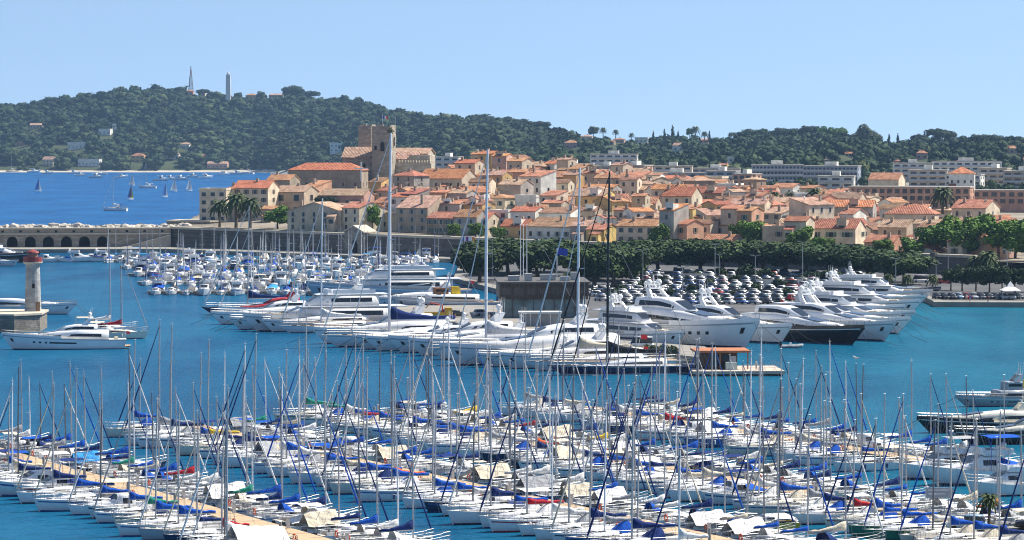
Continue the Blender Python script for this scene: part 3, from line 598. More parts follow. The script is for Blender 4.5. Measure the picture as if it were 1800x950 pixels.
    hp(1675, 1730, 366, 1065, -32, 12, 'gable', 2.6, 'cream', 'orange', 'cream house with tall side gable behind the big plane trees', group=OT, cols=3, ridge='x')
    hp(1700, 1765, 398, 985, -34, 13, 'gable', 2.4, 'pink', 'orange', 'pale pink house half hidden by the bright green plane trees', group=OT, cols=1, rows=1)
    hp(1650, 1692, 394, 1000, -35, 12, 'shed', 1.6, 'stone', 'brown', 'weathered stone barn with slate dark roof near the tall palm', group=OT, cols=1, rows=1)
    hp(1290, 1330, 433, 965, -30, 8, 'gable', 1.6, 'cream', 'orange', 'low house with plain orange roof peeping over the rampart pines', group=OT, cols=1, rows=1, chim=0)
    hp(1236, 1290, 425, 968, -30, 8, 'gable', 2.0, 'white', 'orange', 'white gabled house low behind the rampart pines', group=OT, cols=2, rows=1)
def castle():
    MS = stone('castle_stone', (0.45, 0.39, 0.30), (0.24, 0.2, 0.15), 1.5, .6, .25)
    ML = stone('castle_pale_stone', (0.58, 0.51, 0.40), (0.28, 0.24, 0.18), 1.5, .6, .15)
    D = 1262; s = F / D; cx = PX(672, D); zb = G(cx, D) - 2; A = rad(-14)
    t = thing('hilltop_castle', 'stone castle with two square towers above the old town roofs', 'castle', (cx, D, zb), 0)
    def rel(px, y, dd=0): return (PX(px, D + dd) - cx, dd, ZY(y, D + dd) - zb)
    def tower(pc, w, ytop, dd, name='tower', rot=A):
        x, y, z = rel(pc, ytop, dd); b = MB(); b.box(-w / 2, w / 2, -w / 2, w / 2, 0, z)
        b.box(-w / 2, w / 2, -w / 2, -w / 2 + .8, z, z + .8).box(-w / 2, -w / 2 + .8, -w / 2 + .8, w / 2, z, z + .9).box(w / 2 - .8, w / 2, -w / 2 + .8, w / 2, z, z + 1.3)
        b.box(-w * .2, w * .1, -w / 2 - .0, -w / 2 + .8, z + .8, z + 1.5)
        return obj(name, b, MS, t, (x, y, 0), rot), z
    tw, z = tower(675, 7.6, 226, -4)
    obj('window', MB().box(-.8, .8, -.06, .1, 0, 3.0).box(-.5, .5, -.06, .1, 3.003, 3.6), M_DARK, tw, (.6, -4.2, z - 9.0))
    obj('window', MB().box(-.45, .45, -.06, .1, 0, 1.6), M_DARK, tw, (-2.2, -4.2, z - 8.5)); obj('window', MB().box(-.06, .1, -.5, .5, 0, 3.6), M_DARK, tw, (4.2, .5, z - 7))
    obj('ivy', np_mesh('ivy', *cloud(160, [(0, 0, 0, 1.3, 1.2, 1.6)], .4, .3, 4)), L_OLIVE, tw, (3.6, -3.4, z - 1.0))
    tower(645, 5.6, 225, 14)
    def wing(p0, p1, ye, yr, dd, d, mat, rf, rot=A, rows=1, nw=4, hip=False):
        xa = rel(p0, ye, dd); xb = rel(p1, ye, dd); w = (xb[0] - xa[0]) / math.cos(rot); h = xa[2]; rise = (ye - yr) / F * (D + dd) * .95
        b = MB(); r = MB()
        b.add([(0, 0, 0), (w, 0, 0), (w, d, 0), (0, d, 0), (0, 0, h), (w, 0, h), (w, d, h), (0, d, h), (0, d / 2, h + rise), (w, d / 2, h + rise)], [(0, 1, 5, 4), (1, 2, 6, 9, 5), (2, 3, 7, 6), (3, 0, 4, 8, 7)])
        r.loft([[(xx, -.5, h - .3), (xx, d / 2, h + rise), (xx, d + .5, h - .3), (xx, d + .5, h), (xx, d / 2, h + rise + .3), (xx, -.5, h)] for xx in (-.4, w + .4)])
        wg = obj('wing', b, mat, t, (xa[0], dd - math.sin(rot) * 0, 0), rot); obj('roof', r, RF[rf], wg)
        for k in range(nw): obj('window', MB().box(-.5, .5, -.06, .1, 0, 1.7), M_DARK, wg, (w * (k + .5) / nw, 0, h - 4.2))
        return wg, w, h
    wing(602, 664, 277, 259, -2, 13, MS, 'pale', rad(-10), nw=4)
    wing(692, 752, 270, 261, 12, 12, ML, 'pale', rad(-12), nw=0)
    wg, w, h = wing(696, 733, 280, 268, 3, 8, ML, 'pale', rad(-14), nw=0)
    # crenellated front
    xa = rel(700, 282, 0); xb = rel(760, 282, 0); W = xb[0] - xa[0]; h = xa[2]
    b = MB().box(0, W, 0, 1.2, 0, h - 1.2); n = 12
    for k in range(n): b.box(W * k / n, W * (k + .55) / n, 0, 1.2, h - 1.2, h)
    cw = obj('battlement_wall', b, ML, t, (xa[0], -1.5, 0), rad(-12))
    for k in range(5): obj('window', MB().box(-.35, .35, -.06, .1, 0, 2.0), M_DARK, cw, (W * (k + .5) / 5, 0, h - 6.5))
    bx = rel(742, 273, 4); obj('chapel', MB().box(-4.3, 4.3, -4, 4, 0, bx[2]), ML, t, (bx[0], 4, 0), A)
    obj('lower_wall', MB().box(0, 19, 0, 2, 0, rel(690, 306, -8)[2]), ML, t, (rel(690, 300, -8)[0], -8, 0), rad(-12))
    M_WHITE = M('white_paint', (.75, .75, .73), .5, var=.05)
    f = thing('castle_flagpole', 'flagpole with a French flag on the castle tower', 'flagpole', (PX(673, D - 3), D - 3, ZY(227, D - 3)))
    obj('pole', MB().tube([(0, 0, -1), (0, 0, 5.6)], .09, 6), M_WHITE, f)
    flag_tricolour(f, 5.3, 1.9, 1.25)
    a = thing('tower_antenna', 'thin antenna mast on the castle tower beside the flagpole', 'antenna', (PX(695, D - 3), D - 3, ZY(230, D - 3)))
    obj('mast', MB().tube([(0, 0, -1), (0, 0, 6.2)], .07, 5).tube([(-.4, 0, 5), (.4, 0, 5)], .04, 4), M('grey_metal', (.35, .36, .37), .5, .6), a)
    c = thing('white_cross', 'white cross shaped beacon frame below the castle wall', 'cross', (PX(635, 1228), 1228, ZY(305, 1228)))
    obj('post', MB().box(-.25, .25, -.25, .25, -3, 4.4), M_WHITE, c); obj('arm', MB().box(-2.6, 2.6, -.2, .2, 1.6, 2.1), M_WHITE, c)
FLAGM = {}
def fm(n, c): return M('flag_' + n, c, .7, var=.08)
def wavy(x0, x1, z0, z1, ph=0, amp=.12):
    b = MB(); N = 5; rings = []
    for i in range(N + 1):
        x = x0 + (x1 - x0) * i / N; y = amp * math.sin(x * 3.2 + ph); sag = -.12 * x
        rings.append([(x, y - .015, z0 + sag), (x, y + .015, z0 + sag), (x, y + .015, z1 + sag), (x, y - .015, z1 + sag)])
    return b.loft(rings)
def flag_tricolour(par, z, w, h, cols=None):
    cols = cols or [('blue', (.02, .06, .35)), ('white', (.8, .8, .8)), ('red', (.6, .03, .03))]; n = len(cols)
    for k, (nm_, c) in enumerate(cols): obj('flag_band', wavy(.1 + w * k / n, .1 + w * (k + 1) / n, z - h, z), fm(nm_, c), par)
def fillers():
    """the rest of the old town: rows of houses up the slope"""
    rr = random.Random(11); out = []
    walls = ['cream', 'tan', 'ochre', 'pink', 'grey', 'white', 'stone', 'rose', 'brown', 'cream', 'cream', 'tan', 'white', 'white', 'cream']; rfs = ['orange', 'orange', 'pale', 'pale', 'brown', 'red', 'bright', 'orange']
    rows = [(12, 412, 1735), (25, 540, 1735), (38, 560, 1735), (51, 570, 1735), (65, 585, 1735), (80, 600, 1735), (96, 640, 1735), (113, 700, 1735), (131, 730, 1740), (151, 750, 1740), (173, 770, 1740), (198, 790, 1730), (226, 800, 1700), (258, 815, 1620), (295, 835, 1560), (335, 860, 1500)]
    for ri, (off, pa, pb) in enumerate(rows):
        px = pa + rr.uniform(0, 15); n = 0
        while px < pb:
            D = Dramp(px) + off + rr.uniform(-7, 7); wd = rr.uniform(4.5, 8.5) if rr.random() < .8 else rr.uniform(8.5, 13)
            wpx = wd * F / D * .86; c = px + wpx / 2; X = PX(c, D); z = G(X, D)
            h = rr.choice((6.5, 8, 9.2, 10.2, 11.2, 12.5)) + rr.uniform(-.8, .8) - (1.5 if ri < 2 else 0) - (2.5 if c > 1500 else 0); 
            ye = 250 + (HC - z - h) / D * F
            ok = True
            for (a, b, y, Dh) in HERO:
                if abs(Dh - D) < 13 and c + wpx * .5 > a - 2 and c - wpx * .5 < b + 2: ok = False
                if Dh > D and Dh - D < 90 and c + wpx * .4 > a and c - wpx * .4 < b and ye < y + 22:      # keep what stands behind in view
                    h2 = z + h - (ye and (y + 26 - ye) / F * D) - z
                    if h2 < 4.2: ok = False
                    else: h = h2; ye = 250 + (HC - z - h) / D * F
            if 1335 < c < 1450 and ri in (2, 3) and rr.random() < .5: ok = False
            if ok:
                wl, rf = rr.choice(walls), rr.choice(rfs); u = rr.random(); ry = 'y' if u < .28 else 'x'
                rt = 'gable' if u < .72 else ('shed' if u < .86 else ('hip' if u < .96 else 'flat'))
                d = rr.uniform(6, 9); rise = (d / 2 if ry == 'x' else wd / 2) * rr.uniform(.26, .38) if rt != 'shed' else d * .25
                dist = D > 1250
                o = house(X, D, z, wd, d, h, rad(rr.uniform(-44, -16) if rr.random() < .8 else rr.uniform(20, 50)), rt, rise, wl, rf, '', OT, chim=rr.choice((0, 1, 1, 2)), shut=rr.choice((None, None, SHUT['grey'], SHUT['brown'], SHUT['green'])) if D < 1130 else None, side=2 if d > 9 else 1, frame=not dist, cols=max(1, int(wd / 3.2)), rr=rr)
                out.append((o, ri, wl, rf, rt, D, int(h / 3)))
            px += wpx * rr.uniform(.92, 1.12); n += 1
    RN = {'orange': 'orange', 'pale': 'faded', 'brown': 'brown', 'red': 'red', 'bright': 'bright orange'}; WN = {'rose': 'brick pink', 'tan': 'tan', 'stone': 'bare stone'}
    TY = {'gable': 'gable roof', 'shed': 'lean-to roof', 'hip': 'hipped roof', 'flat': 'flat roof'}
    for ri in range(len(rows)):
        sel = sorted([q for q in out if q[1] == ri], key=lambda q: px_of(q[0]))
        for i, q in enumerate(sel):
            rtxt = 'flat roof' if q[4] == 'flat' else RN[q[3]] + ' ' + TY[q[4]]
            q[0]['label'] = f"{WN.get(q[2], q[2])} house, {rtxt}, {nth(i + 1)} from left in {nth(ri + 1)} row above rampart"
# ------------------------------------------------------------------ hills: villas, blocks, landmarks
def hillpos(px, y):
    fd, rd = footD(px), ridgeD(px); best = None
    for i in range(201):
        v = i / 200; D = fd + v * (rd - fd); z = hillz(px, v); e = abs(250 + (HC - z) / D * F - y)
        if best is None or e < best[0]: best = (e, D, z)
    return best[1], best[2]
def villas():
    L = [(64, 226, 26, 9, 'tan', 'pale', 'tan hillside villa among the pines at the far left'), (184, 238, 24, 10, 'white', None, 'white flat roofed villa halfway up the wooded hill'), (201, 232, 8, 13, 'white', None, 'small white tower beside the villa halfway up the hill'),
         (136, 263, 38, 12, 'white', None, 'wide white modern villa low on the wooded hill'), (40, 256, 26, 10, 'rose', 'orange', 'orange roofed villa low on the hill at far left'), (14, 287, 34, 14, 'cream', 'pale', 'cream seafront villa beside the bay at the far left edge'),
         (84, 292, 24, 16, 'cream', 'pale', 'cream gabled seafront house near moored boats in the bay'), (156, 293, 44, 12, 'white', None, 'long white seafront building on the far shore'), (240, 268, 18, 12, 'tan', 'pale', 'tan villa standing above the orange shore villa'),
         (242, 285, 26, 15, 'ochre', 'orange', 'orange shore villa with pale ground floor'), (300, 280, 32, 12, 'white', 'pale', 'white villa with faded roof above the far shore'), (324, 262, 20, 11, 'white', 'pale', 'small white villa higher up the wooded hill'),
         (358, 283, 18, 11, 'pink', 'orange', 'small pink villa near the end of the far beach'), (382, 296, 40, 12, 'pink', 'pale', 'wide pink villa behind the far sandy beach'), (100, 252, 16, 7, 'pink', 'pale', 'little pink roofed villa deep in the pines'),
         (333, 163, 16, 9, 'rose', 'orange', 'orange roofed station at the foot of the radio mast'), (355, 165, 14, 8, 'cream', 'orange', 'small hilltop house between radio mast and hill lighthouse'), (442, 169, 22, 8, 'ochre', 'orange', 'long orange roofed hilltop house right of the hill lighthouse'),
         (486, 164, 30, 7, 'tan', 'pale', 'long low hilltop house under dark pines'), (598, 268, 44, 16, 'white', None, 'white hotel block on the slope left of the castle'),
         (1004, 262, 28, 15, 'pink', 'orange', 'square pink mansion on the right hand hill'), (1030, 243, 24, 9, 'cream', 'pale', 'cream ridge villa above the pink mansion'), (1087, 247, 22, 8, 'pink', 'orange', 'pink ridge villa left of the cypresses'),
         (1070, 255, 20, 8, 'brown', 'orange', 'brown villa just below the pink ridge villa'), (1127, 250, 26, 9, 'white', None, 'pale flat roofed block among ridge cypresses'), (1192, 266, 24, 14, 'white', 'pale', 'white villa with pink gable below the cypresses'),
         (1236, 250, 18, 8, 'pink', 'orange', 'small pink villa under the tall ridge palm'), (1272, 272, 15, 7, 'rose', 'orange', 'tiny orange roofed house in mid slope trees'), (1238, 288, 22, 9, 'white', 'orange', 'white house with orange roof above the apartment blocks'),
         (1290, 286, 26, 9, 'white', None, 'white terrace house above the apartment blocks'), (1330, 250, 26, 6, 'brown', 'brown', 'brown roofed house hidden under the ridge pines'), (1270, 296, 18, 8, 'yellow', 'orange', 'yellow house at the foot of the right hand hill'),
         (1620, 280, 22, 15, 'pink', 'orange', 'pink tower like villa among the trees at right'), (1491, 276, 14, 8, 'tan', 'orange', 'tan house in the trees above the long apartment block'), (1457, 288, 20, 9, 'tan', 'pale', 'tan house at the treeline behind the long block'),
         (1778, 270, 34, 13, 'pink', 'orange', 'large pink villa near the right edge of the hill'), (1577, 290, 16, 8, 'cream', 'orange', 'cream cottage in the trees right of the long block'), (1684, 258, 16, 7, 'tan', 'orange', 'tan ridge house half hidden by umbrella pines'), (1790, 287, 22, 9, 'cream', 'orange', 'cream house below the large pink villa at right'),
         (1420, 290, 18, 8, 'pink', 'orange', 'pink cottage behind the middle of the long block'), (1150, 292, 20, 8, 'rose', 'orange', 'rose villa at the lower edge of the ridge woods'), (1690, 290, 20, 9, 'pink', 'orange', 'rosy villa above the right hand blocks')]
    for px, y, wp, hp_, wl, rf, lab in L:
        D, z = hillpos(px, y); w = wp / F * D; h = hp_ / F * D; flat = rf is None
        CLEAR.append((px, y - hp_ * .5, wp * .5, hp_ * .5 + 1))
        house(PX(px, D), D, z, w * .9, min(w * .7, 11), h if flat else h * .7, rad(R.uniform(-24, -6)), 'flat' if flat else R.choice(('gable', 'hip')), h * .32, wl, rf or 'pale', lab, 'villas on the wooded hills', name='villa', cat='villa', chim=0 if flat else 1, frame=False, rows=max(1, int(h / 5)), cols=max(2, int(w / 5)), k=(1.6, 1.4))
def block(p0, p1, yt, D, fl, wall, lab, rot=-12, d=12, bal=True, name='apartment_block', top=True, bays=None, mat=None, zb=None):
    a = rad(rot); w = (p1 - p0) / F * D / math.cos(a); X = PX((p0 + p1) / 2, D); z = G(X, D) if zb is None else zb; h = ZY(yt, D) - z
    fl = max(1, fl); fh = 3.0; t = thing(name, lab, 'barracks' if name == 'barracks' else 'apartment block', (X, D, z), a, 'apartment blocks on the plain'); wm = mat or PL[wall]
    CLEAR.append(((p0 + p1) / 2, yt + 8, (p1 - p0) / 2, 12))
    obj('wall', MB().box(-w / 2, w / 2, 0, d, -3, h), wm, t)
    obj('roof', MB().box(-w / 2 - .3, w / 2 + .3, -.3, d + .3, h + .003, h + .5), FLATR, t)
    if top: obj('roof_house', MB().box(-w * .12, w * .1, d * .3, d * .8, h + .503, h + 2.6), PL['white'], t)
    n = bays or max(3, int(w / 4.5)); n = min(n, 16)
    for i in range(fl):
        z0 = h - (i + 1) * fh + .4
        if z0 < -1: break
        if bal: obj('balcony', MB().box(-w / 2 + .2, w / 2 - .2, -1.3, -.003, z0 - .25, z0 - .05).box(-w / 2 + .2, w / 2 - .2, -1.35, -1.2, z0 - .047, z0 + .85), BALC, t)
        for j in range(n):
            ww = w / n * .62; obj('window', MB().box(-ww / 2, ww / 2, -.02, .1, 0, 1.9), GLASS, t, (-w / 2 + w * (j + .5) / n, 0, z0 + .1))
        for j in range(max(1, int(d / 6))): obj('window', MB().box(-.02, .1, -.9, .9, 0, 1.5), GLASS, t, (w / 2 - .05, d * (j + .5) / max(1, int(d / 6)), z0 + .4))
    return t
BALC = M('balcony_white', (.44, .46, .48), .7, var=.08)
def blocks():
    SL = M('slate_blue_wall', (.30, .34, .40), .8, var=.1)
    block(1322, 1412, 291, 1750, 9, 'white', 'very long apartment block with blue grey balcony bands, left wing', -3, 14, bays=14, mat=SL)
    block(1412, 1506, 293, 1775, 9, 'white', 'very long apartment block with blue grey balcony bands, right wing', -14, 14, bays=14, mat=SL)
    block(1137, 1240, 305, 1720, 6, 'white', 'low white apartment terrace with continuous balconies in front of the hill', -8, 12, mat=SL)
    block(1240, 1292, 302, 1700, 6, 'white', 'grey balcony block between the white terrace and pink ended block', -16, 12, mat=SL)
    block(1288, 1320, 307, 1640, 6, 'rose', 'pink and white ended block just left of the long apartment block', -30, 12, bal=False)
    block(1088, 1132, 292, 1660, 6, 'pink', 'rosy apartment block with pale blank side wall', -22, 14)
    block(970, 1042, 289, 1790, 5, 'white', 'white balcony block above the town roofs at the foot of the hill', -6, 12)
    block(1040, 1090, 293, 1740, 5, 'cream', 'cream block right of the white balcony block', -10, 11)
    block(1037, 1120, 272, 2100, 4, 'white', 'long pale hotel higher up behind the cream block', -5, 12)
    block(867, 920, 282, 1830, 4, 'white', 'low white block seen over the old town skyline', -8, 11)
    block(818, 852, 284, 1850, 4, 'grey', 'grey low block just over the middle town roofs', -8, 11)
    block(764, 806, 277, 1860, 5, 'white', 'white block directly right of the castle', -14, 11)
    block(1150, 1216, 293, 1880, 4, 'cream', 'cream block behind the low white terrace', -6, 11)
    block(1216, 1300, 297, 1930, 4, 'grey', 'wide grey block on the lower slope of the right hand hill', -6, 11)
    block(1494, 1700, 330, 1370, 3, 'rose', 'very long brick red barracks building behind the old town', -17, 13, bal=False, name='barracks', top=False, bays=16, mat=PL['rose'])
    block(1680, 1830, 336, 1420, 2, 'rose', 'second brick barracks wing running off behind the right hand houses', -12, 13, bal=False, name='barracks', top=False, bays=10, mat=PL['rose'])
    block(1598, 1664, 300, 1700, 5, 'cream', 'cream block behind the barracks with dark pine on its left', -10, 12)
    block(1662, 1722, 308, 1640, 4, 'white', 'white apartment house in front of the cream right hand blocks', -18, 12)
    block(1722, 1768, 297, 1720, 6, 'cream', 'tall cream block with balconies near the right edge', -20, 13)
    block(1764, 1830, 302, 1690, 6, 'tan', 'tan block cut off by the right edge of the view', -14, 13)
    block(1570, 1640, 288, 1900, 3, 'white', 'low white block at the foot of the trees on the right', -6, 11)
    block(1640, 1760, 285, 1960, 3, 'white', 'long low white terrace under the right hand woods', -4, 11)
    block(1438, 1500, 311, 1560, 3, 'white', 'pale low block in front of the right wing of the long block', -10, 11)
    hp(1527, 1578, 316, 1480, -22, 12, 'gable', 3.0, 'cream', 'orange', 'cream house with orange roof rising behind the barracks', cols=4, rows=2)
    hp(1668, 1712, 306, 1580, -10, 12, 'hip', 3.2, 'white', 'bright', 'white villa with red hipped roof above the barracks', cols=4, rows=2)
def landmarks():
    GM = M('grey_metal', (.35, .36, .37), .5, .6); WH = M('white_paint', (.75, .75, .73), .5, var=.05)
    D = 4560; px = 402; z = ZY(166, D); t = thing('hill_lighthouse', 'tall pale square lighthouse on top of the wooded hill', 'lighthouse', (PX(px, D), D, z))
    h = ZY(133, D) - z
    obj('tower', MB().box(-3.6, 3.6, -3.6, 3.6, -8, h, (.6, .6, .6, .6)), M('beacon_stone', (.68, .64, .60), .9, var=.1), t)
    obj('gallery', MB().box(-3.4, 3.4, -3.4, 3.4, h + .003, h + .9), PL['white'], t)
    obj('lantern', MB().tube([(0, 0, h + .9), (0, 0, h + 3.2)], 1.8, 10).ball((0, 0, h + 3.2), 1.8, 10, 6), WH, t)
    CLEAR.append((402, 148, 8, 16)); CLEAR.append((336, 140, 7, 19))
    px = 336.5; t = thing('radio_mast', 'grey lattice radio mast on the wooded hilltop', 'radio mast', (PX(px, D), D, ZY(160, D))); H = ZY(117, D) - ZY(160, D); b = MB()
    def lat(b, z0, z1, w0, w1, n):
        for k in range(n):
            a = z0 + (z1 - z0) * k / n; c = z0 + (z1 - z0) * (k + 1) / n; wa = w0 + (w1 - w0) * k / n; wc = w0 + (w1 - w0) * (k + 1) / n
            for sx, sy in ((1, 1), (1, -1), (-1, -1), (-1, 1)):
                b.tube([(sx * wa, sy * wa, a), (sx * wc, sy * wc, c)], .34, 4)
                q = (-sy, sx); b.tube([(sx * wa, sy * wa, a), (q[0] * wc, q[1] * wc, c)], .2, 4); b.tube([(sx * wc, sy * wc, c), (q[0] * wc, q[1] * wc, c)], .18, 4)
    lat(b, 0, H * .62, 3.2, 1.2, 7); obj('lattice_tower', b, M('mast_steel', (.16, .16, .17), .7), t)
    b = MB(); lat(b, H * .62, H * .86, 1.1, .7, 4); b.tube([(0, 0, H * .86), (0, 0, H)], .6, 6); obj('top_section', b, M('mast_red', (.30, .12, .10), .6), t)
    for k in range(5): obj('dish', MB().tube([(-.3, 0, 0), (.3, 0, 0)], 1.2, 10), M('mast_steel', (.16, .16, .17), .7), t, (R.uniform(-2, 2), -1.8, H * (.2 + .08 * k)))
    # trees one can tell apart along the ridges
    SK = [(120, 172, 'pine', 1.5), (98, 172, 'pine', 1.35), (152, 173, 'pine', 1.2), (358, 157, 'pine', 1.1), (518, 152, 'pine', 1.9), (548, 160, 'pine', 1.4), (838, 202, 'pine', 1.8), (855, 204, 'pine', 1.7), (890, 206, 'pine', 1.9), (918, 210, 'pine', 1.7), (952, 214, 'pine', 1.5), (985, 225, 'pine', 1.2), (1043, 221, 'round', 1.3), (1060, 222, 'palm', 1.2), (1082, 226, 'palm', 1.1), (1110, 232, 'palm', 1.0),
          (1148, 230, 'cypress', .8), (1168, 227, 'cypress', 1.0), (1182, 221, 'cypress', 1.35), (1192, 230, 'cypress', .9), (1212, 226, 'round', .9), (1222, 219, 'palm', 1.6), (1238, 229, 'palm', 1.2), (1247, 230, 'cypress', .9), (1284, 231, 'palm', 1.0), (1290, 231, 'palm', 1.0), (1318, 228, 'pine', 2.2), (1345, 228, 'pine', 2.3), (1375, 226, 'pine', 2.2), (1400, 228, 'pine', 2.1), (1422, 222, 'pine', 1.8), (1452, 224, 'round', 2.4), (1470, 222, 'round', 2.5), (1522, 220, 'round', 2.5), (1508, 228, 'round', 1.9), (1538, 234, 'round', 1.7), (1562, 236, 'cypress', 1.2), (1578, 235, 'cypress', 1.3), (1616, 237, 'pine', 1.6), (1645, 226, 'pine', 1.8), (1660, 229, 'pine', 1.9), (1695, 240, 'pine', 1.6), (1722, 237, 'pine', 1.8), (1745, 237, 'pine', 1.8), (1780, 239, 'pine', 1.9)]
    KN = {'pine': 'umbrella pine', 'round': 'broad leafy tree', 'cypress': 'dark pointed cypress', 'palm': 'slender palm'}; HT = {'pine': 8.2, 'round': 9.6, 'cypress': 12.8, 'palm': 8.6}
    cnt = {}
    for px, yt, kd, sc in SK:
        D = ridgeD(px) - 60; zt = ZY(yt, D); s = sc * D / 3000 if D > 3000 else sc; H = HT[kd] * s
        cnt[kd] = cnt.get(kd, 0) + 1; tree(kd, PX(px, D), D, zt - H, s, {'pine': 'pine_tree', 'round': 'leafy_tree', 'cypress': 'cypress_tree', 'palm': 'palm_tree'}[kd], f'{KN[kd]} standing out on the hill skyline, {nth(cnt[kd])} of its kind from left', 'trees along the hill skyline', L_DARK if kd in ('pine', 'cypress') else (L_OLIVE if kd == 'round' and px % 3 else None))
def town_trees():
    g = 'trees of the old town and ramparts'
    for px, yb, s, lab in ((386, 400, 1.0, 'leftmost palm on the rampart beside the pale flat roofed house'), (415, 400, 1.25, 'tallest palm on the rampart in front of the seafront houses'), (440, 401, 1.1, 'palm on the rampart touching the bright green plane tree')):
        D = Dramp(px) + 7; tree('palm', PX(px, D), D, G(PX(px, D), D), s * 1.3, 'palm_tree', lab, g)
    PT = [(488, 10, (1.25, 1.1, .85), 'bright green plane tree between the rampart palms and large tan gable'), (578, 60, (1.5, 1.3, 1.0), 'dark round tree rising below the long brick hall'), (655, 22, (.7, .7, .95), 'fresh green tree behind the cream house at the gatehouse'), (797, 4, (.65, .65, .55), 'small round tree on the rampart before the grey row house'), (836, 4, (.75, .75, .6), 'small round tree on the rampart left of the terrace house'), (876, 4, (.7, .7, .55), 'small round tree on the rampart right of the terrace house'), (1158, 4, (.85, .85, .8), 'leafy tree against the cream rampart villa'),
          (922, 38, (1.4, .9, .5), 'low green roof garden bushes in the town centre'), (1300, 30, (1.1, 1.0, .9), 'leafy tree, left of three beside the grey tower house'), (1325, 26, (1.1, 1, .9), 'leafy tree, right of the pair beside the grey tower house'), (1408, 5, (1.15, 1.1, .85), 'round tree on the rampart left of the big cream house'), (1445, 4, (.9, .9, .6), 'low round tree before the green shutters of the big cream house'), (1553, 4, (.8, .8, .55), 'bushy tree on the rampart before the low rose house'), (1602, 4, (.95, .95, .65), 'bushy tree on the rampart left of the big plane trees')]
    for px, off, s, lab in PT:
        D = Dramp(px) + off; tree('round', PX(px, D), D, G(PX(px, D), D) - .4, s, 'leafy_tree', lab, g, L_DARK if px == 578 else None)
    for k, (px, off, s) in enumerate(((1640, 12, (1.3, 1.2, 1.1)), (1668, 25, (1.4, 1.3, 1.25)), (1698, 16, (1.4, 1.2, 1.1)), (1726, 30, (1.5, 1.3, 1.3)), (1755, 18, (1.5, 1.3, 1.15)), (1785, 32, (1.5, 1.3, 1.3)), (1812, 15, (1.4, 1.2, 1.1)))):
        D = Dramp(px) + off; tree('round', PX(px, D), D, G(PX(px, D), D) - .5, s, 'plane_tree', f'big bright green plane tree, {nth(k + 1)} from left in the row at right', g)
    for px, D, z, s, lab in ((1360, 1130, None, 1.1, 'palm rising over the red roof, left of the pair by the red roof'), (1430, 1120, None, 1.25, 'palm rising over the red roof, right of the pair by the red roof'), (1390, 1190, None, 1.0, 'small far palm between two bigger palms above the roofs'), (1657, 1080, None, 1.45, 'tall dark palm behind the wide red hipped roof'), (1480, 1290, None, 1.0, 'small palm just in front of the barracks')):
        X = PX(px, D); tree('palm', X, D, ZY({1360: 378, 1430: 378, 1390: 372, 1657: 385, 1480: 362}[px], D), s, 'palm_tree', lab, g)
    # umbrella pines in front of the rampart
    k = 0
    for px, y, s in ((858, 478, 1.25), (893, 484, 1.2), (930, 480, 1.25), (975, 478, 1.2), (1010, 486, 1.25), (1050, 492, 1.25), (1088, 486, 1.2), (1122, 478, 1.2), (1158, 478, 1.25), (1196, 480, 1.2), (1232, 479, 1.25), (1268, 482, 1.2), (1306, 480, 1.2), (1342, 482, 1.15), (1380, 482, 1.2), (1418, 484, 1.15), (1455, 486, 1.15), (1492, 488, 1.15), (1528, 492, 1.1), (1560, 496, 1.1), (1590, 501, 1.05)):
        X, D = P(px, y, Z0); k += 1
        tree('fullpine' if k % 4 else 'pine', X, D, Z0, (s * 1.5, s * 1.5, s * .93), 'umbrella_pine', f'dark umbrella pine, {nth(k)} from left in the row below the rampart', 'umbrella pines between car park and rampart')
    for k, (px, y, s, sh) in enumerate(((842, 496, 1.15, 'far left'), (1046, 507, 1.3, 'beside the dark harbour building'), (1078, 503, 1.25, 'in front of the row, above the three deck yacht'), (1110, 494, 1.15, 'at the left corner of the car park'), (946, 492, 1.2, 'behind the bare flagpoles'))):
        X, D = P(px, y, Z0); tree('fullpine', X, D, Z0, (s * 1.4, s * 1.4, s), 'umbrella_pine', f'big umbrella pine, {sh}', 'umbrella pines between car park and rampart')
    for k, (px, y, s) in enumerate(((1672, 511, .62), (1692, 512, .66), (1716, 513, .7), (1740, 514, .68), (1762, 515, .66), (1785, 514, .6), (1808, 514, .7))):
        X, D = P(px, y, Z0); tree('round', X, D, Z0, s, 'street_tree', f'small dark round street tree, {nth(k + 1)} from left on the right hand quay', 'street trees on the right hand quay', L_DARK)
    for k, (px, y, s) in enumerate(((1596, 512, .55), (1640, 515, .6), (1737, 498, 1.15), (1715, 497, .95), (1562, 508, .5))):
        X, D = P(px, y, Z0); tree('palm', X, D, Z0, s, 'palm_tree', ('short palm on the quay behind the far yachts', 'palm beside the white van near the rampart end', 'large palm in front of the big plane trees', 'palm against the end of the rampart', 'little palm behind the dark blue far yacht')[k], g)
    for k, (px, y, s) in enumerate(((1312, 492, 2.0), (1345, 492, 1.6), (1425, 496, 1.5), (1450, 497, 1.6), (1478, 499, 1.7), (1505, 503, 1.6), (1530, 506, 1.8), (1270, 488, 1.3), (1000, 500, 1.6), (838, 486, 1.4))):
        X, D = P(px, y, Z0); tree('bush', X, D, Z0, s, 'shrub', f'dark green shrub, {nth(k + 1)} in the planted strip of the car park' if k < 8 else ('shrub beside the dark harbour building' if k == 8 else 'brownish shrub at the left end of the pines'), 'shrubs round the car park', L_OLIVE if k == 9 else None)
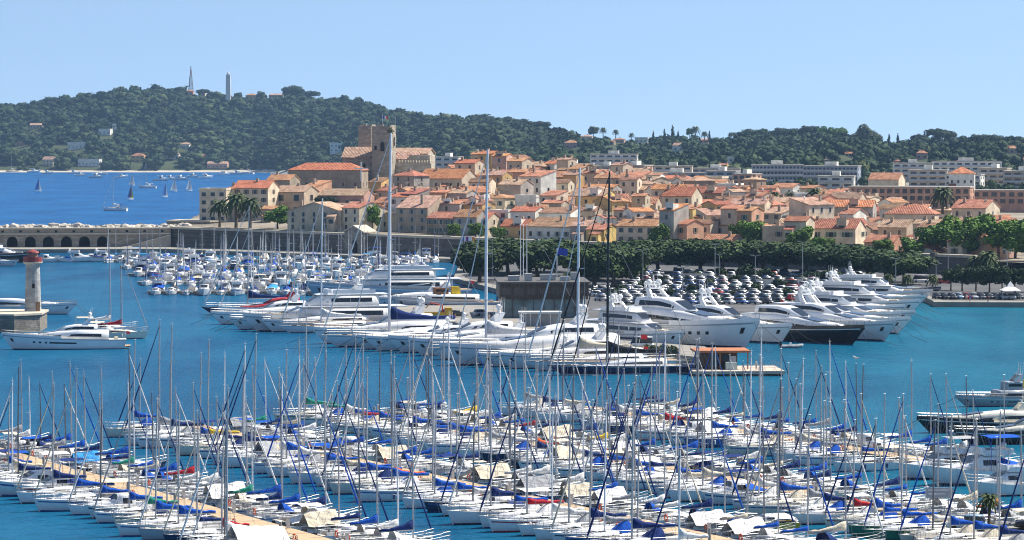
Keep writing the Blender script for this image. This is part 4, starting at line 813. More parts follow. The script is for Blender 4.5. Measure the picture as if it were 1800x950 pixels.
# ------------------------------------------------------------------ boats: shared shapes
GEL = {n: M('gelcoat_' + n, c, .22, var=.05, scale=.6, rnd=.05, spec=.5) for n, c in dict(white=(.78, .78, .77), cream=(.70, .66, .55), navy=(.012, .02, .07), blue=(.03, .10, .30), green=(.02, .16, .09), red=(.40, .03, .03), yellow=(.72, .52, .03), grey=(.35, .37, .39), black=(.012, .012, .014), bluegrey=(.34, .42, .50)).items()}
DECK = {'white': M('deck_white', (.64, .64, .62), .55, var=.14, scale=1.4), 'cream': M('deck_cream', (.66, .62, .52), .6, var=.1, scale=1.4), 'grey': M('deck_grey', (.55, .56, .57), .6, var=.1, scale=1.4), 'teak': M('deck_teak', (.38, .26, .15), .7, var=.2, scale=.9, stretch=(.6, 5, 1))}
CANV = {n: M('canvas_' + n, c, .85, var=.18, scale=2.5, bump=.5, spec=.15) for n, c in {'royal blue': (.006, .075, .40), 'navy': (.010, .028, .13), 'white': (.74, .73, .70), 'grey': (.34, .35, .36), 'cream': (.62, .55, .42), 'red': (.42, .02, .03), 'green': (.02, .26, .18), 'sky blue': (.05, .30, .62), 'yellow': (.72, .50, .04), 'black': (.015, .015, .018), 'orange': (.75, .14, .03)}.items()}
ALU = M('aluminium', (.47, .46, .45), .45, .4, .08, 2); ALUD = M('dark_aluminium', (.18, .18, .19), .4, .6, .1, 2); STEEL = M('steel_rail', (.30, .31, .32), .4, .6, .05)
ALUW = M('white_spar', (.80, .80, .80), .3, var=.04); BLKSPAR = M('carbon_spar', (.012, .012, .013), .3)
WINB = M('boat_glass', (.012, .016, .022), .08, var=.2, scale=.5, spec=.6); WELL = M('cockpit_floor', (.36, .29, .20), .8, var=.2, scale=2)
RUB = M('rubber', (.03, .03, .035), .7); LIFE = M('lifebuoy_orange', (.75, .12, .02), .6); DOME = M('radome_white', (.80, .80, .79), .35, var=.03); WOOD = M('varnished_wood', (.30, .12, .04), .4, var=.25, scale=1.5)
def beam(t, sw, p=2.2, full=.42):
    if t < full: u = (full - t) / full; return 1 - (1 - sw) * u ** 2
    u = (t - full) / (1 - full); return max(.015, 1 - u ** p)
class Hull:
    def __init__(s, L, B, fs, fb, sw=.7, rake=.06, flare=.3, p=2.2, full=.42, draft=.5, n=13, dip=.0):
        s.L, s.B, s.fs, s.fb, s.sw, s.p, s.full, s.rake, s.flare, s.draft, s.n, s.dip = L, B, fs, fb, sw, p, full, rake, flare, draft, n, dip
    def t(s, x): return min(max(x / s.L + .5, 0), 1)
    def b(s, x): return s.B / 2 * beam(s.t(x), s.sw, s.p, s.full)
    def z(s, x): t = s.t(x); return s.fs + (s.fb - s.fs) * t ** 2 - s.dip * math.sin(math.pi * t)
    def pt(s, t, f, sd):           # f: 0 at the waterline .. 1 at the sheer
        x = (t - .5) * s.L; b = s.b(x); z = s.z(x)
        k = 1 - (.10 + s.flare * t ** 3) * (1 - f) ** 1.4
        return (x - s.rake * s.L * t ** 4 * (1 - f) + (.02 * s.L * (1 - t) ** 6) * (1 - f), sd * b * k, z * f)
    def body(s):
        rings = []
        for i in range(s.n):
            t = (i / (s.n - 1)) ** .9; pr = [s.pt(t, f, -1) for f in (1, .66, .33, 0)]; ps = [s.pt(t, f, 1) for f in (0, .33, .66, 1)]
            x0 = pr[-1][0]; kb = [(x0, pr[-1][1] * .5, -s.draft), (x0, ps[0][1] * .5, -s.draft)]
            rings.append(pr + kb + ps)
        m = MB(); m.loft(rings, False, False); n = len(rings[0]); m.f.append(tuple(range(n))); return m
    def band(s, f0, f1, t0, t1, off=.015, n=10, sides=(-1, 1)):
        m = MB()
        for sd in sides:
            A = []
            for i in range(n + 1):
                t = t0 + (t1 - t0) * i / n; a = s.pt(t, f0, sd); b = s.pt(t, f1, sd); A.append([(a[0], a[1] + sd * off, a[2]), (b[0], b[1] + sd * off, b[2])])
            m.loft(A, False, False)
        return m
    def deck(s, hole=None, drop=.04):
        m = MB(); N = 14; xs = [(i / N - .5) * s.L for i in range(N + 1)]
        if hole: xs = sorted(set([x for x in xs if abs(x - hole[0]) > .2 and abs(x - hole[1]) > .2] + [hole[0], hole[1]]))
        for a, c in zip(xs, xs[1:]):
            ba, bc, za, zc = s.b(a) * .985, s.b(c) * .985, s.z(a) - drop, s.z(c) - drop
            if hole and a >= hole[0] - .01 and c <= hole[1] + .01:
                h = hole[2]
                for sd in (-1, 1): m.add([(a, sd * ba, za), (c, sd * bc, zc), (c, sd * min(h, bc), zc), (a, sd * min(h, ba), za)], [(0, 1, 2, 3)])
            else: m.add([(a, -ba, za), (c, -bc, zc), (c, 0, zc + .04), (a, 0, za + .04), (c, bc, zc), (a, ba, za)], [(0, 1, 2, 3), (3, 2, 4, 5)])
        return m
    def rail(s, x0, x1, h, off=.06, n=6, r=.018, two=False, mid=True):
        m = MB()
        for sd in (-1, 1):
            top = []
            for i in range(n + 1):
                x = x0 + (x1 - x0) * i / n; p = (x, sd * max(s.b(x) - off, .02), s.z(x)); q = (p[0], p[1], p[2] + h); m.tube([p, q], r, 4, False); top.append(q)
            m.tube(top, r, 4, False)
            if mid: m.tube([(a, b, c - h * .45) for a, b, c in top], r * .7, 4, False)
        return m
def dh(st, top=.82, r=.14):
    m = MB(); rings = []
    for x, wb, wt, z0, z1 in st:
        h = z1 - z0; rings.append([(x, -wb, z0), (x, -wt, z1 - h * r), (x, -wt * top, z1), (x, 0, z1 + h * .03), (x, wt * top, z1), (x, wt, z1 - h * r), (x, wb, z0)])
    return m.loft(rings)
def dband(st, f0, f1, xa, xb, off=.02, n=8, taper=0, sides=(-1, 1)):
    m = MB(); X = [q[0] for q in st]
    def at(x): return [float(np.interp(x, X if X[0] < X[-1] else X[::-1], [q[k] for q in (st if X[0] < X[-1] else st[::-1])])) for k in range(1, 5)]
    for sd in sides:
        A = []
        for i in range(n + 1):
            x = xa + (xb - xa) * i / n; wb, wt, z0, z1 = at(x); h = (z1 - z0) * .86
            g0, g1 = f0, f1 - taper * (i / n) ** 2
            A.append([(x, sd * (wb + (wt - wb) * g + off), z0 + h * g) for g in (g0, max(g1, g0 + .02))])
        m.loft(A, False, False)
    return m
def rail_pts(pts, h, r=.02):
    m = MB()
    for p in pts: m.tube([p, (p[0], p[1], p[2] + h)], r, 4, False)
    m.tube([(p[0], p[1], p[2] + h) for p in pts], r, 4, False); return m.tube([(p[0], p[1], p[2] + h * .5) for p in pts], r * .7, 4, False)

# ------------------------------------------------------------------ sailing boats
SB = {}
def sail_shapes(k):
    if k in SB: return SB[k]
    L, B, fs, fb, sw, mh, mx = [(9.4, 3.1, .95, 1.22, .80, 12.6, .7), (8.6, 2.75, .85, 1.15, .55, 11.2, .6), (10.6, 3.35, 1.05, 1.35, .84, 14.4, .8), (7.4, 2.55, .75, 1.0, .74, 9.8, .5)][k]
    h = Hull(L, B, fs, fb, sw, .055, .30); d = dict(L=L, B=B, h=h)
    hole = (-L * .44, -L * .14, B * .27); zc = fs - .02
    d['hull'] = h.body().mesh('hull', True); d['boot'] = h.band(.0, .10, .0, .985, .012).mesh('boot_stripe'); d['stripe'] = h.band(.74, .84, .02, .97, .012).mesh('hull_stripe')
    d['deck'] = h.deck(hole).mesh('deck')
    x0, x1, q = hole; zd = .45; w = MB().add([(x0, -q, zd), (x1, -q, zd), (x1, q, zd), (x0, q, zd), (x0, -q, zc), (x1, -q, zc), (x1, q, zc), (x0, q, zc)], [(0, 1, 2, 3), (0, 4, 5, 1), (1, 5, 6, 2), (2, 6, 7, 3), (3, 7, 4, 0)])
    d['well'] = w.mesh('cockpit_well')
    cm = MB().box(x0, x1 - .003, -q - .30, -q, zc - .1, zc + .26, (.05, .05, .06, .02)).box(x0, x1 - .003, q, q + .30, zc - .1, zc + .26, (.05, .05, .02, .06)); d['coaming'] = cm.mesh('coaming')
    z0 = h.z(0) - .05; st = [(-L * .14, B * .34, B * .29, z0 - .05, z0 + .52), (L * .04, B * .34, B * .28, z0, z0 + .50), (L * .18, B * .25, B * .19, z0, z0 + .40), (L * .29, B * .12, B * .08, z0 + .02, z0 + .16)]
    d['cabin'] = dh(st, .8, .2).mesh('cabin', True); d['win'] = [dband(st, .35, .80, -L * .10, L * .15, .015, 6, .3, (q_,)).mesh('cabin_window') for q_ in (-1, 1)]
    d['hatch'] = MB().box(-.27, .27, -.27, .27, 0, .07); d['hatch'] = d['hatch'].mesh('hatch'); d['hz'] = z0 + .50
    hd = MB(); rings = []
    for i in range(5):
        u = i / 4; xx = -L * .14 + .95 - 1.25 * u; zz = .12 + .82 * math.sin(u * 1.5); rings.append([(xx, B * .36 * math.cos(a), z0 + .40 + zz * math.sin(a)) for a in [math.pi * j / 8 for j in range(9)]])
    d['hood'] = hd.loft(rings, False, False).mesh('sprayhood', True)
    xb0, xb1 = -L * .46, -L * .2; bt = MB(); ring = []
    for xx in (xb0, (xb0 + xb1) / 2, xb1): ring.append([(xx, B * .4 * c, fs + 1.75 + .16 * (1 - c * c)) for c in (-1, -.5, 0, .5, 1)])
    bt.loft(ring, False, False)
    for xx in (xb0, xb1):
        for sd in (-1, 1): bt.tube([(xx * .98, sd * B * .42, fs), (xx, sd * B * .4, fs + 1.75)], .02, 4, False)
    d['bimini'] = bt.mesh('bimini')
    tn = MB(); ring = []
    for i in range(6):
        xx = mx - .4 - i * (L * .46) / 5; ring.append([(xx, B * .5 * c, 2.75 - .06 * i + abs(c) ** 1.1 * -1.25 + .09 * math.sin(i * 2.1 + c * 3)) for c in (-1, -.6, -.2, 0, .2, .6, 1)])
    d['tent'] = tn.loft(ring, False, False).mesh('boom_tent')
    d['rails'] = h.rail(-L * .45, L * .40, .62, .08, 6, .014).mesh('guard_rail')
    pp = [(L * .40, -h.b(L * .4) + .08, h.z(L * .4)), (L * .475, -h.b(L * .475) + .05, h.z(L * .47)), (L * .505, 0, h.z(L * .5)), (L * .475, h.b(L * .475) - .05, h.z(L * .47)), (L * .40, h.b(L * .4) - .08, h.z(L * .4))]
    d['pulpit'] = rail_pts(pp, .68, .022).mesh('pulpit')
    d['pushpit'] = rail_pts([(-L * .36, -h.b(-L * .36) + .08, fs), (-L * .49, -h.b(-L * .49) + .06, fs), (-L * .49, h.b(-L * .49) - .06, fs), (-L * .36, h.b(-L * .36) - .08, fs)], .66, .022).mesh('pushpit')
    mb = MB().tube([(mx, 0, h.z(mx)), (mx - .04, 0, mh * .6), (mx - .14, 0, mh)], [.092, .085, .06], 7).tube([(mx - .14, 0, mh), (mx - .14, 0, mh + .55)], .012, 4).tube([(mx - .3, 0, mh + .18), (mx, 0, mh + .18)], .012, 4)
    d['mast'] = mb.mesh('mast'); d['spreader'] = []
    hs = (.44, .70) if k in (0, 2) else (.52,)
    for q_ in hs:
        sp = MB()
        for sd in (-1, 1): sp.tube([(mx - .03, 0, mh * q_), (mx - .2, sd * (1.0 - .35 * q_), mh * q_ + .06)], .028, 4)
        d['spreader'].append(sp.mesh('spreader'))
    rg = MB(); top = (mx - .13, 0, mh - .1)
    for sd in (-1, 1):
        c = (mx - .25, sd * (B * .45), h.z(mx)); mid = [(mx - .2, sd * (1.0 - .35 * q_), mh * q_ + .06) for q_ in hs]; rg.tube([c] + mid + [top], .013, 3, False); rg.tube([(c[0] - .35, c[1], c[2]), (mx - .05, 0, mh * hs[0])], .011, 3, False)
    rg.tube([(-L * .49, 0, fs), top], .013, 3, False); rg.tube([(L * .49, 0, fb), top], .012, 3, False); d['rigging'] = rg.mesh('rigging')
    a = Vector((L * .485, 0, fb + .35)); b = Vector((mx - .08, 0, mh * .955)); pts = [a.lerp(b, u) for u in (0, .06, .3, .6, 1)]; d['jib'] = MB().tube(pts, [.04, .095, .085, .065, .035], 6).mesh('furled_jib')
    bl = L * .40; zb = fs + 1.35; d['boom'] = MB().tube([(mx - .1, 0, zb), (mx - bl, 0, zb - .06)], .065, 6).mesh('boom')
    cv = []
    for m_ in range(2):
        m = MB(); rings = []
        for i in range(8):
            u = i / 7; hgt = (.75 if m_ == 0 else .4) * (1 - u) ** 2.2 + .22 + .05 * math.sin(i * 2.3 + m_); xx = mx - .05 - (bl - .1) * u; wd = .17 - .06 * u + .02 * math.sin(i * 1.7)
            rings.append([(xx, wd * math.cos(q_), zb - .02 + hgt * (.5 + .5 * math.sin(q_))) for q_ in [2 * math.pi * j / 8 + .2 for j in range(8)]])
        cv.append(m.loft(rings).mesh('boom_cover', True))
    d['cover'] = cv
    bu = MB(); ring = []
    for i in range(9): a_ = math.pi * (.15 + 1.7 * i / 8); ring.append((.0, .30 * math.sin(a_), .3 - .3 * math.cos(a_)))
    d['buoy'] = bu.tube(ring, .075, 6).mesh('lifebuoy')
    d['fender'] = MB().tube([(0, 0, 0), (0, 0, .08), (0, 0, .5), (0, 0, .58)], [.04, .11, .11, .03], 7).mesh('fender')
    d['outboard'] = MB().box(-.16, .16, -.13, .13, .35, .8, (.03, .03, .03, .03)).box(-.06, .06, -.05, .05, -.3, .35).mesh('outboard_engine')
    d['wheel'] = MB().tube([(0, .38 * math.cos(q_), .38 * math.sin(q_)) for q_ in [2 * math.pi * j / 12 for j in range(13)]], .02, 4).box(-.1, .1, -.06, .06, -.75, .05).mesh('steering_wheel')
    SB[k] = d; return d
def sailboat(X, Y, head, k, cover, jib, hood, hull, stripe, opts, label, group, sc=1, name='sailing_boat', lite=False, roll=0, mastm=None):
    d = sail_shapes(k); t = thing(name, label, 'sailing boat', (X, Y, 0), head, group, sc); t.rotation_euler = (roll, 0, head); L, B, h = d['L'], d['B'], d['h']
    hl = obj('hull', d['hull'], GEL[hull], t); obj('boot_stripe', d['boot'], stripe if stripe else GEL['navy'], hl)
    if 'stripe' in opts: obj('hull_stripe', d['stripe'], stripe or GEL['navy'], hl)
    dk = obj('deck', d['deck'], DECK[opts.get('deck', 'white')], t); obj('cockpit_well', d['well'], WELL if 'teak' in opts else DECK['grey'], dk); obj('coaming', d['coaming'], DECK['white'], dk)
    cb = obj('cabin', d['cabin'], GEL['cream' if hull == 'cream' else 'white'], t); [obj('cabin_window', q_, WINB, cb) for q_ in d['win']]
    obj('hatch', d['hatch'], WINB, cb, (L * .10, 0, d['hz'] - .03)); obj('hatch', d['hatch'], WINB, dk, (L * .34, 0, h.z(L * .34) - .02))
    ms = obj('mast', d['mast'], mastm or ALU, t); [obj('spreader', q_, mastm or ALU, ms) for q_ in d['spreader']]
    obj('rigging', d['rigging'], STEEL, t)
    if jib: obj('furled_jib', d['jib'], CANV[jib], t)
    bm = obj('boom', d['boom'], ALU, t)
    if 'tent' in opts: obj('boom_tent', d['tent'], CANV[opts['tent']], t)
    elif cover: obj('boom_cover', d['cover'][opts.get('cv', 0)], CANV[cover], bm)
    if hood: obj('sprayhood', d['hood'], CANV[hood], t)
    if 'bimini' in opts: obj('bimini', d['bimini'], CANV[opts['bimini']], t)
    if not lite:
        obj('guard_rail', d['rails'], STEEL, t); obj('pulpit', d['pulpit'], STEEL, t); obj('pushpit', d['pushpit'], STEEL, t)
        if 'buoy' in opts: obj('lifebuoy', d['buoy'], LIFE if opts['buoy'] else CANV['white'], t, (-L * .485, B * .24, h.fs + .15))
        for sd in (-1, 1):
            for x in (-L * .22, L * .1): obj('fender', d['fender'], CANV['navy'] if opts.get('fn') else CANV['white'], t, (x + .2 * sd, sd * (h.b(x) + .1), .35))
        if 'outboard' in opts: obj('outboard_engine', d['outboard'], RUB, t, (-L * .515, B * .18, .1))
        if 'wheel' in opts: obj('steering_wheel', d['wheel'], STEEL, t, (-L * .36, 0, 1.35))
    return t

# ------------------------------------------------------------------ motor boats
MBT = {}
def motor_shapes(k):
    if k in MBT: return MBT[k]
    L, B, fs, fb = [(6.4, 2.4, .75, 1.15), (9.5, 3.3, 1.05, 1.75), (11.5, 3.9, 1.2, 2.0), (7.6, 2.7, .85, 1.4)][k]
    h = Hull(L, B, fs, fb, .92, .11, .45, 2.4, .40); d = dict(L=L, B=B, h=h); d['hull'] = h.body().mesh('hull', True); d['boot'] = h.band(0, .12, 0, .97, .012).mesh('boot_stripe'); d['stripe'] = h.band(.70, .82, .02, .97, .012).mesh('hull_stripe')
    hole = (-L * .46, -L * .12, B * .36); d['deck'] = h.deck(hole).mesh('deck'); x0, x1, q = hole; zc = fs - .03; zd = .35
    d['well'] = MB().add([(x0, -q, zd), (x1, -q, zd), (x1, q, zd), (x0, q, zd), (x0, -q, zc), (x1, -q, zc), (x1, q, zc), (x0, q, zc)], [(0, 1, 2, 3), (0, 4, 5, 1), (1, 5, 6, 2), (2, 6, 7, 3), (3, 7, 4, 0)]).mesh('cockpit_well')
    z0 = h.z(0) - .05; H = [.75, 1.25, 1.45, 1.35][k]
    if k == 3: st = [(-L * .16, B * .33, B * .30, z0 - .3, z0 + H), (L * .06, B * .33, B * .29, z0 - .2, z0 + H), (L * .10, B * .31, B * .27, z0 - .1, z0 + H * .5), (L * .28, B * .22, B * .17, z0, z0 + .45), (L * .34, B * .16, B * .12, z0 + .1, z0 + .3)]
    else: st = [(-L * .14, B * .40, B * .34, z0 - .2, z0 + H), (L * .02, B * .40, B * .33, z0 - .1, z0 + H * .97), (L * .16, B * .34, B * .26, z0, z0 + H * .46), (L * .30, B * .24, B * .15, z0 + .05, z0 + H * .32), (L * .40, B * .12, B * .06, z0 + .25, z0 + .40)]
    d['cabin'] = dh(st, .85, .12).mesh('cabin', True); d['win'] = [dband(st, .50, .90, -L * .11, L * .015, .02, 4, 0, (q_,)).mesh('cabin_window') for q_ in (-1, 1)]
    a, b = st[1], st[2]
    if k == 3: a, b = st[1], st[2]
    f = MB()
    def W(s_, g, u): return (s_[0], (s_[1] + (s_[2] - s_[1]) * g) * u, s_[3] + (s_[4] - s_[3]) * g)
    f.add([(b[0] - .1, -b[2] * .9, b[4] + .03), (b[0] - .1, b[2] * .9, b[4] + .03), (a[0] + .12, a[2] * .8, a[4] - .06), (a[0] + .12, -a[2] * .8, a[4] - .06)], [(0, 1, 2, 3)])
    for i in range(4): f.v[i] = (f.v[i][0] + .05, f.v[i][1], f.v[i][2] + .05)
    d['screen'] = f.mesh('windscreen')
    zt = z0 + H; fl = MB().box(-L * .30, L * .0, -B * .36, B * .36, zt + .03, zt + .12).box(-L * .28, -L * .27, -B * .34, B * .34, zt + .123, zt + .6).box(-L * .27, 0, -B * .35, -B * .33, zt + .123, zt + .55).box(-L * .27, 0, B * .33, B * .35, zt + .123, zt + .55).box(-L * .02, L * .02, -B * .35, B * .35, zt + .123, zt + .75, (.1, .0, .2, .2)).box(-L * .22, -L * .16, -B * .28, B * .28, zt + .13, zt + .55)
    d['fly'] = fl.mesh('flybridge'); d['zt'] = zt
    bi = MB(); r_ = [[(xx, B * .42 * c, (zt if k in (1, 2) else z0 + .8) + (1.75 if k in (1, 2) else 1.0) + .14 * (1 - c * c)) for c in (-1, -.5, 0, .5, 1)] for xx in (-L * .34, -L * .2, -L * .04)]; bi.loft(r_, False, False)
    for xx in (-L * .33, -L * .05):
        for sd in (-1, 1): bi.tube([(xx, sd * B * .41, z0), (xx, sd * B * .41, r_[0][0][2])], .025, 4, False)
    d['bimini'] = bi.mesh('bimini')
    co_ = MB(); co_.loft([[(xx, B * .46 * c, z0 + hh * (1 - .55 * c * c)) for c in (-1, -.6, 0, .6, 1)] for xx, hh in ((-L * .47, .35), (-L * .3, .85), (-L * .1, H + .1))], False, False); d['cover'] = co_.mesh('cockpit_cover', True)
    d['arch'] = MB().tube([(-L * .2, -B * .42, z0), (-L * .24, -B * .36, z0 + H + .7), (-L * .24, B * .36, z0 + H + .7), (-L * .2, B * .42, z0)], .09, 5).mesh('radar_arch')
    pts = [(L * .1, h.b(L * .1) - .1, h.z(L * .1)), (L * .3, h.b(L * .3) - .08, h.z(L * .3)), (L * .46, h.b(L * .46) - .03, h.z(L * .46)), (L * .5, 0, h.z(L * .5))]; pts = [(x, -y, z) for x, y, z in pts] + pts[-2::-1]
    d['rail'] = rail_pts(pts, .62, .022).mesh('bow_rail'); d['outboard'] = MB().box(-.3, .25, -.2, .2, .45, 1.15, (.08, .05, .05, .05)).box(-.12, .1, -.08, .08, -.3, .45).mesh('outboard_engine')
    d['dome'] = MB().ball((0, 0, .25), (.32, .32, .25), 10, 5).mesh('radar_dome')
    d['seat'] = MB().box(-.35, .35, -B * .3, B * .3, 0, .42).box(-.35, -.2, -B * .3, B * .3, .423, .85).mesh('bench')
    MBT[k] = d; return d
def motorboat(X, Y, head, k, label, group, hull='white', stripe=None, opts={}, sc=1, name='motor_boat', roll=0):
    d = motor_shapes(k); t = thing(name, label, 'motor boat', (X, Y, 0), head, group, sc); t.rotation_euler = (roll, 0, head); L, B = d['L'], d['B']
    hl = obj('hull', d['hull'], GEL[hull], t); obj('boot_stripe', d['boot'], GEL[stripe or 'navy'], hl)
    if stripe: obj('hull_stripe', d['stripe'], GEL[stripe], hl)
    dk = obj('deck', d['deck'], DECK['white'], t); obj('cockpit_well', d['well'], DECK['teak'] if opts.get('teak') else DECK['grey'], dk); obj('bench', d['seat'], CANV[opts.get('seat', 'cream')], dk, (-L * .40, 0, .35))
    cb = obj('cabin', d['cabin'], GEL['white'], t); [obj('cabin_window', q_, WINB, cb) for q_ in d['win']]; obj('windscreen', d['screen'], WINB, cb); obj('bow_rail', d['rail'], STEEL, t)
    if opts.get('fly'): obj('flybridge', d['fly'], GEL['white'], t)
    if opts.get('bimini'): obj('bimini', d['bimini'], CANV[opts['bimini']], t)
    if opts.get('cover'): obj('cockpit_cover', d['cover'], CANV[opts['cover']], t)
    if opts.get('arch'): a = obj('radar_arch', d['arch'], GEL['white'], t); obj('radar_dome', d['dome'], DOME, a, (-L * .24, 0, d['zt'] + .72))
    if opts.get('ob'): obj('outboard_engine', d['outboard'], RUB, t, (-L * .54, 0, .05))
    return t
# ------------------------------------------------------------------ large yachts
def bow_at(px, y, L, hx, hy, rake=.06):
    """centre and heading of a hull whose stem meets the water at picture point px, y"""
    X, D = P(px, y, 0); n = math.hypot(hx, hy); hx, hy = hx / n, hy / n; k = L * (.5 - rake)
    return X - hx * k, D - hy * k, math.atan2(hy, hx)
def yacht(px, y, L, hd, style, label, hull='white', sup='white', dome=2, band='dark', group='large yachts along the pier', name='motor_yacht', hb=1.0, sl=1.0, fly=True, tender=False, arch=True, wins=True, hid=None):
    X, Y, a = bow_at(px, y, L, *hd, .09); t = thing(name, label, 'motor yacht', (X, Y, 0), a, group); B = L * .205; s = L / 36
    fb, fs = 3.3 * s * hb, 2.1 * s * hb
    h = Hull(L, B, fs, fb, .86, .09, .42, 2.5, .38, draft=1.0, n=19); z = h.z
    hl = obj('hull', h.body().mesh('hull', True), GEL[hull], t); obj('boot_stripe', h.band(0, .07, 0, .985, .02, 16), GEL['navy'] if hull != 'navy' else GEL['red'], hl)
    obj('rubbing_strake', h.band(.90, .96, .01, .99, .03, 16), GEL['grey'] if hull == 'white' else GEL['white'], hl)
    for q in ((-1, 1) if wins else ()): obj('hull_window', h.band(.52, .66, .40, .62, .025, 8, (q,)), WINB, hl)
    for x in ((.14, .19, .24) if wins else ()): [obj('porthole', h.band(.52, .66, .5 + x, .5 + x + .018, .025, 2, (q,)), WINB, hl) for q in (-1, 1)]
    for q in (-1, 1): obj('anchor_pocket', h.band(.55, .78, .925, .945, .03, 2, (q,)), M_DARK, hl)
    dk = obj('deck', h.deck(), DECK['teak'] if style != 'sleek' else DECK['cream'], t)
    # bulwark around the foredeck and rail
    s *= sl; bw = MB()
    for sd in (-1, 1):
        A = []
        for i in range(9):
            x = L * (.02 + .475 * i / 8); b = h.b(x); A.append([(x, sd * b, z(x) - .05), (x, sd * b, z(x) + .55 * s), (x, sd * max(b - .14, .0), z(x) + .55 * s), (x, sd * max(b - .14, 0), z(x) - .05)])
        bw.loft(A, True, True)
    obj('bulwark', bw, GEL[hull], hl); obj('bow_rail', h.rail(L * .12, L * .495, 1.25 * s, .1, 9, .03), STEEL, t)
    W = B * .5; SM = GEL[sup]
    def deckhouse(st, f0=.38, f1=.86, xa=None, xb=None, nm='deckhouse', tap=.25):
        o = obj(nm, dh(st, .84, .12).mesh(nm, True), SM, t); xs = [q[0] for q in st]
        [obj('window_band', dband(st, f0, f1, xa if xa is not None else min(xs) + L * .03, xb if xb is not None else max(xs) - L * .06, .03, 10, tap, (q,)), WINB, o) for q in (-1, 1)]; return o
    def front(o, a, b, f=.86, mat=WINB):
        m = MB().add([(b[0], -b[2] * f, b[4]), (b[0], b[2] * f, b[4]), (a[0], a[2] * .78, a[4]), (a[0], -a[2] * .78, a[4])], [(0, 1, 2, 3)]); dx, dz = b[0] - a[0], a[4] - b[4]; n = math.hypot(dx, dz)
        m.v = [(v[0] + dz / n * .12, v[1], v[2] + dx / n * .12) for v in m.v]; obj('windscreen', m, mat, o)
    zm = z(-L * .1) - .08
    if style == 'sleek':
        st = [(-L * .36, W * .80, W * .72, z(-L * .36) - .1, zm + 2.4 * s), (-L * .10, W * .82, W * .70, zm, zm + 2.55 * s), (L * .06, W * .76, W * .60, z(L * .06) - .1, zm + 2.2 * s), (L * .20, W * .62, W * .40, z(L * .2) - .1, zm + 1.65 * s), (L * .34, W * .36, W * .16, z(L * .34) - .1, z(L * .34) + .5 * s)]
        o = deckhouse(st, .36, .74, -L * .30, L * .17, 'deckhouse', .35); front(o, st[2], st[3], .9)
        s2 = [(-L * .27, W * .56, W * .46, zm + 2.35 * s, zm + 4.0 * s), (-L * .10, W * .58, W * .46, zm + 2.45 * s, zm + 4.15 * s), (-L * .02, W * .54, W * .40, zm + 2.3 * s, zm + 3.7 * s), (L * .06, W * .46, W * .26, zm + 2.0 * s, zm + 2.5 * s)]
        if fly:
            o2 = deckhouse(s2, .30, .84, -L * .24, -L * .01, 'wheelhouse', .2); front(o2, s2[2], s2[3], .85); zt = zm + 4.1 * s
        else: zt = zm + 2.5 * s
        sh = -L * .17
    elif style == 'fly':
        st = [(-L * .38, W * .84, W * .78, z(-L * .38) - .1, zm + 2.5 * s), (L * .05, W * .84, W * .76, z(0) - .1, zm + 2.6 * s), (L * .17, W * .70, W * .55, z(L * .17) - .1, zm + 2.5 * s), (L * .25, W * .52, W * .36, z(L * .25) - .1, z(L * .25) + .9 * s)]
        o = deckhouse(st, .42, .84, -L * .30, L * .15, 'deckhouse', .1); front(o, st[2], st[3])
        obj('deck_overhang', dh([(-L * .44, W * .86, W * .86, zm + 2.5 * s, zm + 2.72 * s), (L * .08, W * .86, W * .86, zm + 2.6 * s, zm + 2.82 * s), (L * .17, W * .6, W * .6, zm + 2.55 * s, zm + 2.7 * s)], .98), SM, o)
        s2 = [(-L * .28, W * .66, W * .60, zm + 2.75 * s, zm + 5.0 * s), (L * .0, W * .66, W * .58, zm + 2.8 * s, zm + 5.05 * s), (L * .07, W * .58, W * .46, zm + 2.75 * s, zm + 4.8 * s), (L * .125, W * .46, W * .34, zm + 2.7 * s, zm + 3.6 * s)]
        o2 = deckhouse(s2, .40, .86, -L * .24, L * .05, 'wheelhouse', .1); front(o2, s2[2], s2[3])
        obj('upper_overhang', dh([(-L * .34, W * .66, W * .66, zm + 5.0 * s, zm + 5.2 * s), (L * .02, W * .66, W * .64, zm + 5.08 * s, zm + 5.28 * s), (L * .075, W * .46, W * .46, zm + 4.95 * s, zm + 5.1 * s)], .98), SM, o2)
        zt = zm + 5.25 * s; sh = -L * .14
        fb_ = MB(); 
        for sd in (-1, 1): fb_.box(-L * .26, -L * .01, sd * W * .6 - .06, sd * W * .6 + .06, zt - .05, zt + .8 * s)
        fb_.box(-L * .01, L * .015, -W * .55, W * .55, zt - .05, zt + .95 * s, (.2 * s, 0, .1, .1)).box(-L * .2, -L * .14, -W * .4, W * .4, zt, zt + .5 * s); obj('flybridge', fb_, SM, t)
    else:     # classic little ship
        st = [(-L * .30, W * .74, W * .74, z(-L * .3) - .1, zm + 2.3 * s), (L * .16, W * .7, W * .7, z(L * .16) - .1, zm + 2.5 * s), (L * .18, W * .66, W * .66, z(L * .18) - .1, zm + 2.4 * s)]
        o = deckhouse(st, .45, .75, -L * .26, L * .14, 'deckhouse', 0)
        s2 = [(-L * .02, W * .5, W * .5, zm + 2.35 * s, zm + 4.6 * s), (L * .10, W * .5, W * .48, zm + 2.4 * s, zm + 4.7 * s), (L * .115, W * .42, W * .4, zm + 2.4 * s, zm + 4.6 * s)]
        o2 = obj('wheelhouse', dh(s2, .9, .1), WOOD if sup == 'white' else SM, t); obj('window_band', dband(s2, .5, .85, -L * .01, L * .095, .03, 6), WINB, o2)
        obj('funnel', MB().box(-L * .14, -L * .05, -W * .25, W * .25, zm + 2.35 * s, zm + 5.0 * s, (.5, .1, .1, .1)), CANV['yellow'], t)
        zt = zm + 4.7 * s; sh = L * .03
